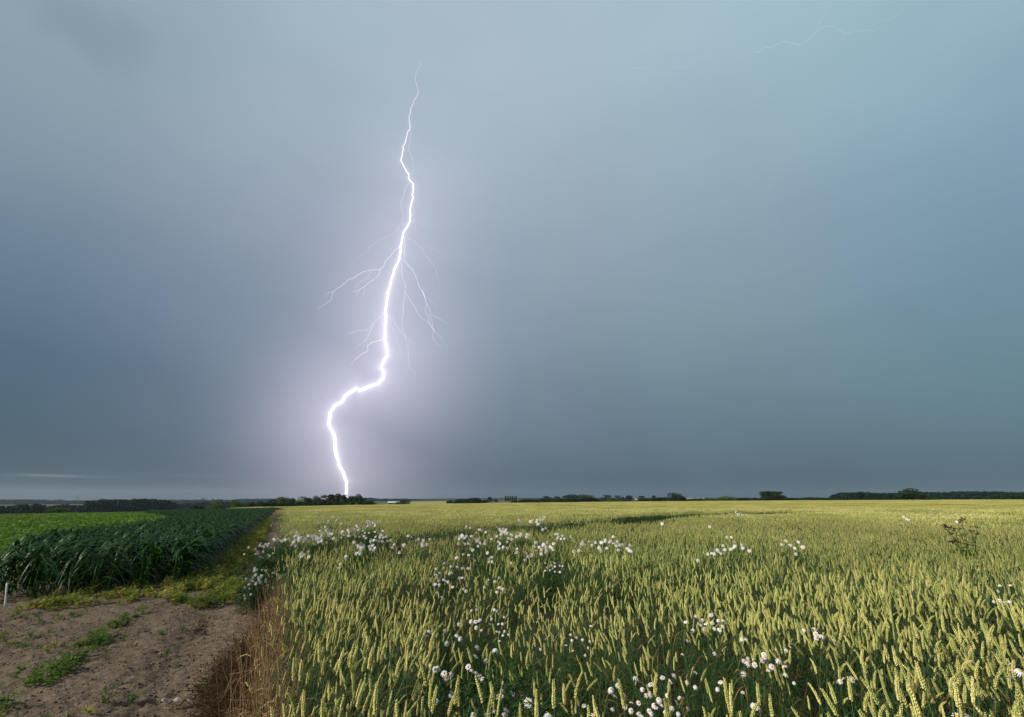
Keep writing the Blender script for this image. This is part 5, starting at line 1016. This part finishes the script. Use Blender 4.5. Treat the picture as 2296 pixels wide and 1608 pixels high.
for px, pt, wp, d_, lab in ((905, 1121, 34, 420, 'low dark bush before the distant white roof'), (1035, 1118, 40, 430, 'left half of the dark double thicket in the middle distance'), (1065, 1116, 44, 430, 'right half of the dark double thicket in the middle distance'),
        (1185, 1119, 50, 380, 'long low dark thicket, left end'), (1215, 1118, 50, 380, 'long low dark thicket, second hump'), (1245, 1117, 50, 385, 'long low dark thicket, third hump'), (1280, 1115, 46, 385, 'long low dark thicket, taller fourth hump'), (1318, 1110, 48, 380, 'round taller bush ending the long low thicket'),
        (1378, 1117, 30, 420, 'small light bush in front of the tan field'), (1455, 1116, 50, 390, 'low dark thicket left of the round clump'), (1485, 1115, 50, 390, 'low dark thicket joining the round clump'), (1518, 1106, 40, 390, 'dense round clump at the end of the low thicket'),
        (1560, 1118, 40, 410, 'very low hedge right of the tan field'), (1600, 1116, 50, 410, 'low pale green hedge hump'), (1632, 1112, 44, 400, 'feathery light green bush in the hedge'), (1668, 1116, 46, 400, 'low hedge left of the square clump of trees'),
        (1718, 1102, 30, 395, 'left tree of the square clump'), (1733, 1101, 32, 395, 'middle tree of the square clump'), (1747, 1102, 28, 395, 'right tree of the square clump'),
        (1775, 1116, 46, 400, 'low hedge just right of the square clump'), (1810, 1115, 46, 420, 'low hedge with a ragged top'), (1850, 1116, 46, 420, 'low dark hedge before the right-hand wood'),
        (2046, 1095, 46, 330, 'tall dark spreading tree standing alone before the right-hand wood'), (2078, 1108, 26, 330, 'smaller tree at the right foot of the lone tall tree'), (2245, 1108, 60, 380, 'dark thicket at the far right, left part'), (2280, 1109, 50, 380, 'dark thicket at the far right, right part')):
    kd = 'round' if wp in (30, 32, 28, 46) and pt < 1104 else ('light' if 'light' in lab or 'pale' in lab else 'bush')
    put_tree(lab, px, pt, d_, kd, wp*1.45, 'scattered bushes and trees along the field horizon', int(px), 'tree' if pt < 1104 or 'tree' in lab and 'clump' in lab else 'bush', 'tree' if pt < 1104 else 'bush')
for i, px in enumerate(range(1133, 1160, 4)): put_tree('slim poplar in the short comb-like distant row', px, 1112+(i % 2), 900, 'poplar', 4.5, 'row of slim poplars', i, 'poplar_tree')
for px, pt, wp, lab in ((1098, 1114, 14, 'small distant round tree left of the poplars'), (1112, 1118, 12, 'low distant tree beside the poplars'), (1225, 1112, 26, 'distant blue-green tree group behind the thicket, left'), (1248, 1113, 26, 'distant blue-green tree group behind the thicket, right'), (1283, 1109, 42, 'dome of distant trees behind the thicket'), (1360, 1110, 30, 'distant wood edge left of the tan field'), (1385, 1111, 30, 'distant wood above the tan field'), (1410, 1111, 26, 'distant wood end above the tan field'), (1440, 1112, 24, 'distant low wood right above the tan field'), (1466, 1111, 16, 'last distant tree above the tan field')):
    put_tree(lab, px, pt, 900, 'farround', wp*1.2, 'distant tree groups', int(px), 'tree')
# woods that read as one mass: many crowns, one object each
for i, (tkm, cr) in enumerate(TV['farround']): source('crown_shapes', 'fa%d' % i, cr)
rs = np.random.default_rng(61)
def wood(name, lab, px0, px1, tops, dist, depth, step, cat='wood', w_=1.0):
    """tops: [(px, top py)] in the 2296 view; crowns of the near edge reach that line"""
    P = []; Sc = []; Sz = []
    for row_ in range(int(depth/step)+1):
        dd = dist+row_*step; px = px0
        while px < px1:
            a_ = R_(azp(px)); x, y = math.sin(a_)*dd+rs.normal(0, step*.15), math.cos(a_)*dd+rs.normal(0, step*.15); z = tz(x, y)
            pt = np.interp(px, [t_[0] for t_ in tops], [t_[1] for t_ in tops])+rs.uniform(-.3, 1.6); r = ray(px/2.242, pt/2.242); top = EYE+r[2]*(dd/math.hypot(r[0], r[1])); H = max(top-z, 2.)
            P.append((x, y, z-H*.05)); Sc.append(step*w_*rs.uniform(.13, .17)); Sz.append(H*1.05/10)
            px += step*w_/dd*(F/CT)/max(math.cos(a_), .3)*2.242*rs.uniform(.75, 1.1)*1.0
    o = scatter(name, P, rs.uniform(0, 6.28, len(P)), Sc, rs.integers(0, 4, len(P)), 'crown_shapes', 'treeb', None, None, Sz); tag(o, lab, cat, kind='stuff')
wood('plantation', 'dark even-topped plantation of tall trees in the left valley', 207, 385, [(200, 1124), (215, 1121), (300, 1120), (330, 1119), (375, 1122), (388, 1127)], 520, 60, 9)
wood('wood', 'dark wood at the far left edge beyond the bright crop', -20, 112, [(-20, 1136), (20, 1134), (60, 1131), (95, 1131), (112, 1137)], 480, 40, 9)
wood('wood', 'rounded dark copse between the far-left wood and the plantation', 112, 208, [(112, 1136), (140, 1132), (155, 1131), (180, 1134), (208, 1128)], 640, 40, 9)
wood('wood', 'blue-green woodland band right of the plantation', 386, 600, [(386, 1130), (430, 1128), (470, 1125), (540, 1127), (600, 1126)], 780, 60, 11)
wood('wood', 'long wood behind the lone tall tree at the right', 1875, 2060, [(1875, 1109), (1895, 1104), (1930, 1103), (1990, 1106), (2040, 1104), (2060, 1106)], 560, 60, 9)
wood('wood', 'far dark wood reaching the right edge of the photo', 2030, 2330, [(2030, 1106), (2060, 1103), (2130, 1104), (2150, 1102), (2240, 1102), (2330, 1105)], 760, 60, 11)
wood('hedge', 'low continuous dark hedge line along the right horizon', 1540, 2330, [(1540, 1118), (1640, 1116), (1760, 1116), (1860, 1117), (1960, 1117), (2330, 1116)], 425, 8, 6, 'hedge')
for i_, (p0, p1, tp, lb) in enumerate(((1010, 1092, [(1010, 1121), (1035, 1119), (1065, 1117.5), (1092, 1121)], 'dark scrub tying the double thicket together'), (1155, 1345, [(1155, 1120.5), (1230, 1118), (1290, 1116.5), (1345, 1119)], 'dark continuous scrub under the long low thicket'), (1440, 1535, [(1440, 1118), (1500, 1115.5), (1535, 1117)], 'dark scrub under the round clump right of the tan field'))):
    wood('scrub', lb, p0, p1, tp, 392, 8, 5, 'scrub')
wood('far_woodland', 'faint blue ridge of woods along the left horizon', -20, 640, [(-20, 1121), (60, 1119), (110, 1120), (160, 1122), (250, 1122), (420, 1120), (480, 1121), (560, 1118), (610, 1118), (640, 1117)], 1900, 120, 40)
wood('far_woodland', 'blue distant wooded rise right of the lightning foot', 800, 925, [(800, 1116), (840, 1116), (880, 1118.5), (900, 1117), (925, 1120)], 1700, 120, 28)
wood('far_woodland', 'pale thin line of woods along the middle horizon', 925, 1500, [(925, 1121), (1000, 1121), (1130, 1119), (1340, 1116), (1420, 1117), (1500, 1118)], 2100, 120, 34)
# distant spoil-heap hills
def hill(name, px, top, wp, dist):
    a_ = R_(azp(px)); cx, cy = math.sin(a_)*dist, math.cos(a_)*dist; z = tz(cx, cy); r = ray(px/2.242, top/2.242); H = EYE+r[2]*dist/math.hypot(r[0], r[1])-z; W = wp/2.242/(F/CT)*dist*math.cos(a_); n = 24
    V = [(0, 0, H)]; 
    for rr in (.2, .45, .75, 1.0, 1.3):
        for q in range(n): t_ = q*2*math.pi/n; V.append((math.cos(t_)*W*rr*.5, math.sin(t_)*W*rr*.5, H*math.exp(-2.2*rr*rr)-1*(rr > 1.2)))
    Fs = [(0, 1+q, 1+(q+1) % n) for q in range(n)]+[(1+i*n+q, 1+(i+1)*n+q, 1+(i+1)*n+(q+1) % n, 1+i*n+(q+1) % n) for i in range(4) for q in range(n)]
    mb = MB(); mb.add(V, Fs); o = link(name, mb.mesh(name, 'treeb', True)); o.location = (cx, cy, z-1); tag(o, kind='structure')
hill('hill', 455, 1116, 16, 3600); hill('hill', 478, 1117, 14, 3500)
# far white-roofed farm shed and electricity pylons
def barn(lab, px, dist, L, W, H, rz, base=None):
    a_ = R_(azp(px)); x, y = math.sin(a_)*dist, math.cos(a_)*dist; z = tz(x, y) if base is None else base; r = empty('farm_shed', (x, y, z), lab, 'farm shed', None, rz)
    w_ = MB(); w_.add([(-L, -W, 0), (L, -W, 0), (L, W, 0), (-L, W, 0), (-L, -W, H), (L, -W, H), (L, W, H), (-L, W, H), (-L, 0, H*1.45), (L, 0, H*1.45)], [(0, 1, 5, 4), (1, 2, 6, 9, 5), (2, 3, 7, 6), (3, 0, 4, 8, 7)])
    rf = MB(); o_ = .5; rf.add([(-L-o_, -W-o_, H-.1), (L+o_, -W-o_, H-.1), (L+o_, 0, H*1.45+.15), (-L-o_, 0, H*1.45+.15), (L+o_, W+o_, H-.1), (-L-o_, W+o_, H-.1)], [(0, 1, 2, 3), (3, 2, 4, 5)])
    dr = MB(); dr.add([(-2, -W-.1, 0), (2, -W-.1, 0), (2, -W-.1, H*.8), (-2, -W-.1, H*.8)], [(0, 1, 2, 3)])
    link('wall', w_.mesh('wall', 'wall'), r); link('roof', rf.mesh('roof', 'roof'), r); link('door', dr.mesh('door', 'steel'), r)
barn('low farm shed with a pale roof right of the dark tree row', 884, 520, 6, 5, 2.6, .25, -5.2)
barn('small pale-roofed shed in the left valley beyond the maize', 757/1.53*.5605, 900, 8, 6, 4, .8)
def pylon():
    mb = MB(); H = 46
    for sx_, sy_ in ((1, 1), (1, -1), (-1, 1), (-1, -1)): tube(mb, [[sx_*4, sy_*4, 0], [sx_*1.2, sy_*1.2, 28], [sx_*.5, sy_*.5, H]], .25, 4)
    for i in range(6): z0, z1 = i*5, i*5+5; a_, b_ = np.interp([z0, z1], [0, 28, H], [4, 1.2, .5]); [tube(mb, [[s*a_, q*a_, z0], [-s*b_, q*b_, z1]], .12, 3) for s in (1, -1) for q in (1, -1)]
    for z_, w_ in ((30, 9), (36, 7), (42, 5)): tube(mb, [[-w_, 0, z_], [0, 0, z_+1.6], [w_, 0, z_]], .22, 4); tube(mb, [[-w_, 0, z_], [w_, 0, z_]], .22, 4)
    return mb.mesh('pylon', 'steel')
PY = pylon()
for px, d_, lab in ((9, 2500, 'faint distant pylon above the woods, farthest left'), (174, 2700, 'faint distant pylon, second from the left'), (270, 2900, 'faint distant pylon over the plantation'), (549, 3100, 'faint distant pylon left of the dark tree row')):
    a_ = R_(azp(px)); x, y = math.sin(a_)*d_, math.cos(a_)*d_; r = empty('electricity_pylon', (x, y, tz(x, y)-16), lab, 'pylon', 'distant pylons', px); link('lattice', PY, r)
# ------------------------------------------------------------------ lightning, four and a half kilometres off, beyond the haze
BY = 4600.0
def bolt_pts(P, dy=0, sub=1, seed=0):
    rs = np.random.default_rng(seed); out = []
    for px, py in P:
        r = ray(px/4, py/4); q = r*((BY+dy)/r[1]); out.append((q[0], q[1], q[2]+EYE))
    out = np.array(out); out = (out-[0, 0, EYE])*(1+np.cumsum(rs.normal(0, .0025, len(out))))[:, None]+[0, 0, EYE]
    if sub:                                                      # small random kinks between the read points
        o2 = [out[0]]
        for a_, b_ in zip(out[:-1], out[1:]):
            L = np.linalg.norm(b_-a_); m_ = (a_+b_)/2+rs.normal(0, L*.055, 3)*[1, 0, 1]; o2 += [m_, b_]
        out = np.array(o2)
    return out
PXM = BY/ (F)*1.0
def bolt(name, lab, chans, first_main):
    loc = bolt_pts([chans[0][0][-1]])[0]; root = empty(name, tuple(loc), lab, 'lightning')
    for i, (P, wd, m_) in enumerate(chans):
        q = bolt_pts(P, 0, 1, 50+i); w_ = np.interp(np.linspace(0, 1, len(q)), np.linspace(0, 1, len(np.atleast_1d(wd))), np.atleast_1d(wd)) if np.ndim(wd) else wd*np.interp(np.linspace(0, 1, len(q)), [0, .6, 1], [1, .8, .35])
        mb = MB(); tube(mb, q-loc, np.asarray(w_)*.5*PXM/math.cos(PITCH)**2*1.0, 6); link('main_channel' if i == 0 and first_main else 'branch', mb.mesh('channel', m_), root)
bolt('lightning_bolt', 'brilliant white forked lightning bolt striking down behind the dark tree row', [(MAIN, MW, 'bolt')]+[(p, w_*.62, 'branch') for p, w_ in BR], True)
bolt('lightning_bolt', 'faint thin lightning crawling through the cloud at the upper right', [(p, w_*.62, 'bolt2') for p, w_ in BOLT2], True)
# ------------------------------------------------------------------ haze: damp air under the storm
HAZE = 0.00010
m = bpy.data.materials.new('haze_air'); m.use_nodes = True; t = NT(m.node_tree); t.n.clear()
pv = t.new('ShaderNodeVolumePrincipled'); pv.inputs['Color'].default_value = (.50, .62, .74, 1); pv.inputs['Density'].default_value = HAZE; pv.inputs['Anisotropy'].default_value = .2
t.new('ShaderNodeOutputMaterial', i_1=pv.outputs[0])
hb = MB(); x0, x1, y0, y1, z0, z1 = -4300, 4300, -4300, 4400, -24, 72
hb.add([(x0, y0, z0), (x1, y0, z0), (x1, y1, z0), (x0, y1, z0), (x0, y0, z1), (x1, y0, z1), (x1, y1, z1), (x0, y1, z1)], [(0, 3, 2, 1), (4, 5, 6, 7), (0, 1, 5, 4), (1, 2, 6, 5), (2, 3, 7, 6), (3, 0, 4, 7)])
o = link('haze', hb.mesh('haze', m)); tag(o, 'thin bluish haze lying over the fields', 'haze', kind='stuff')
S.cycles.volume_bounces = 0
S.cycles.max_bounces = 6; S.cycles.diffuse_bounces = 3; S.cycles.transmission_bounces = 3; S.cycles.transparent_max_bounces = 4
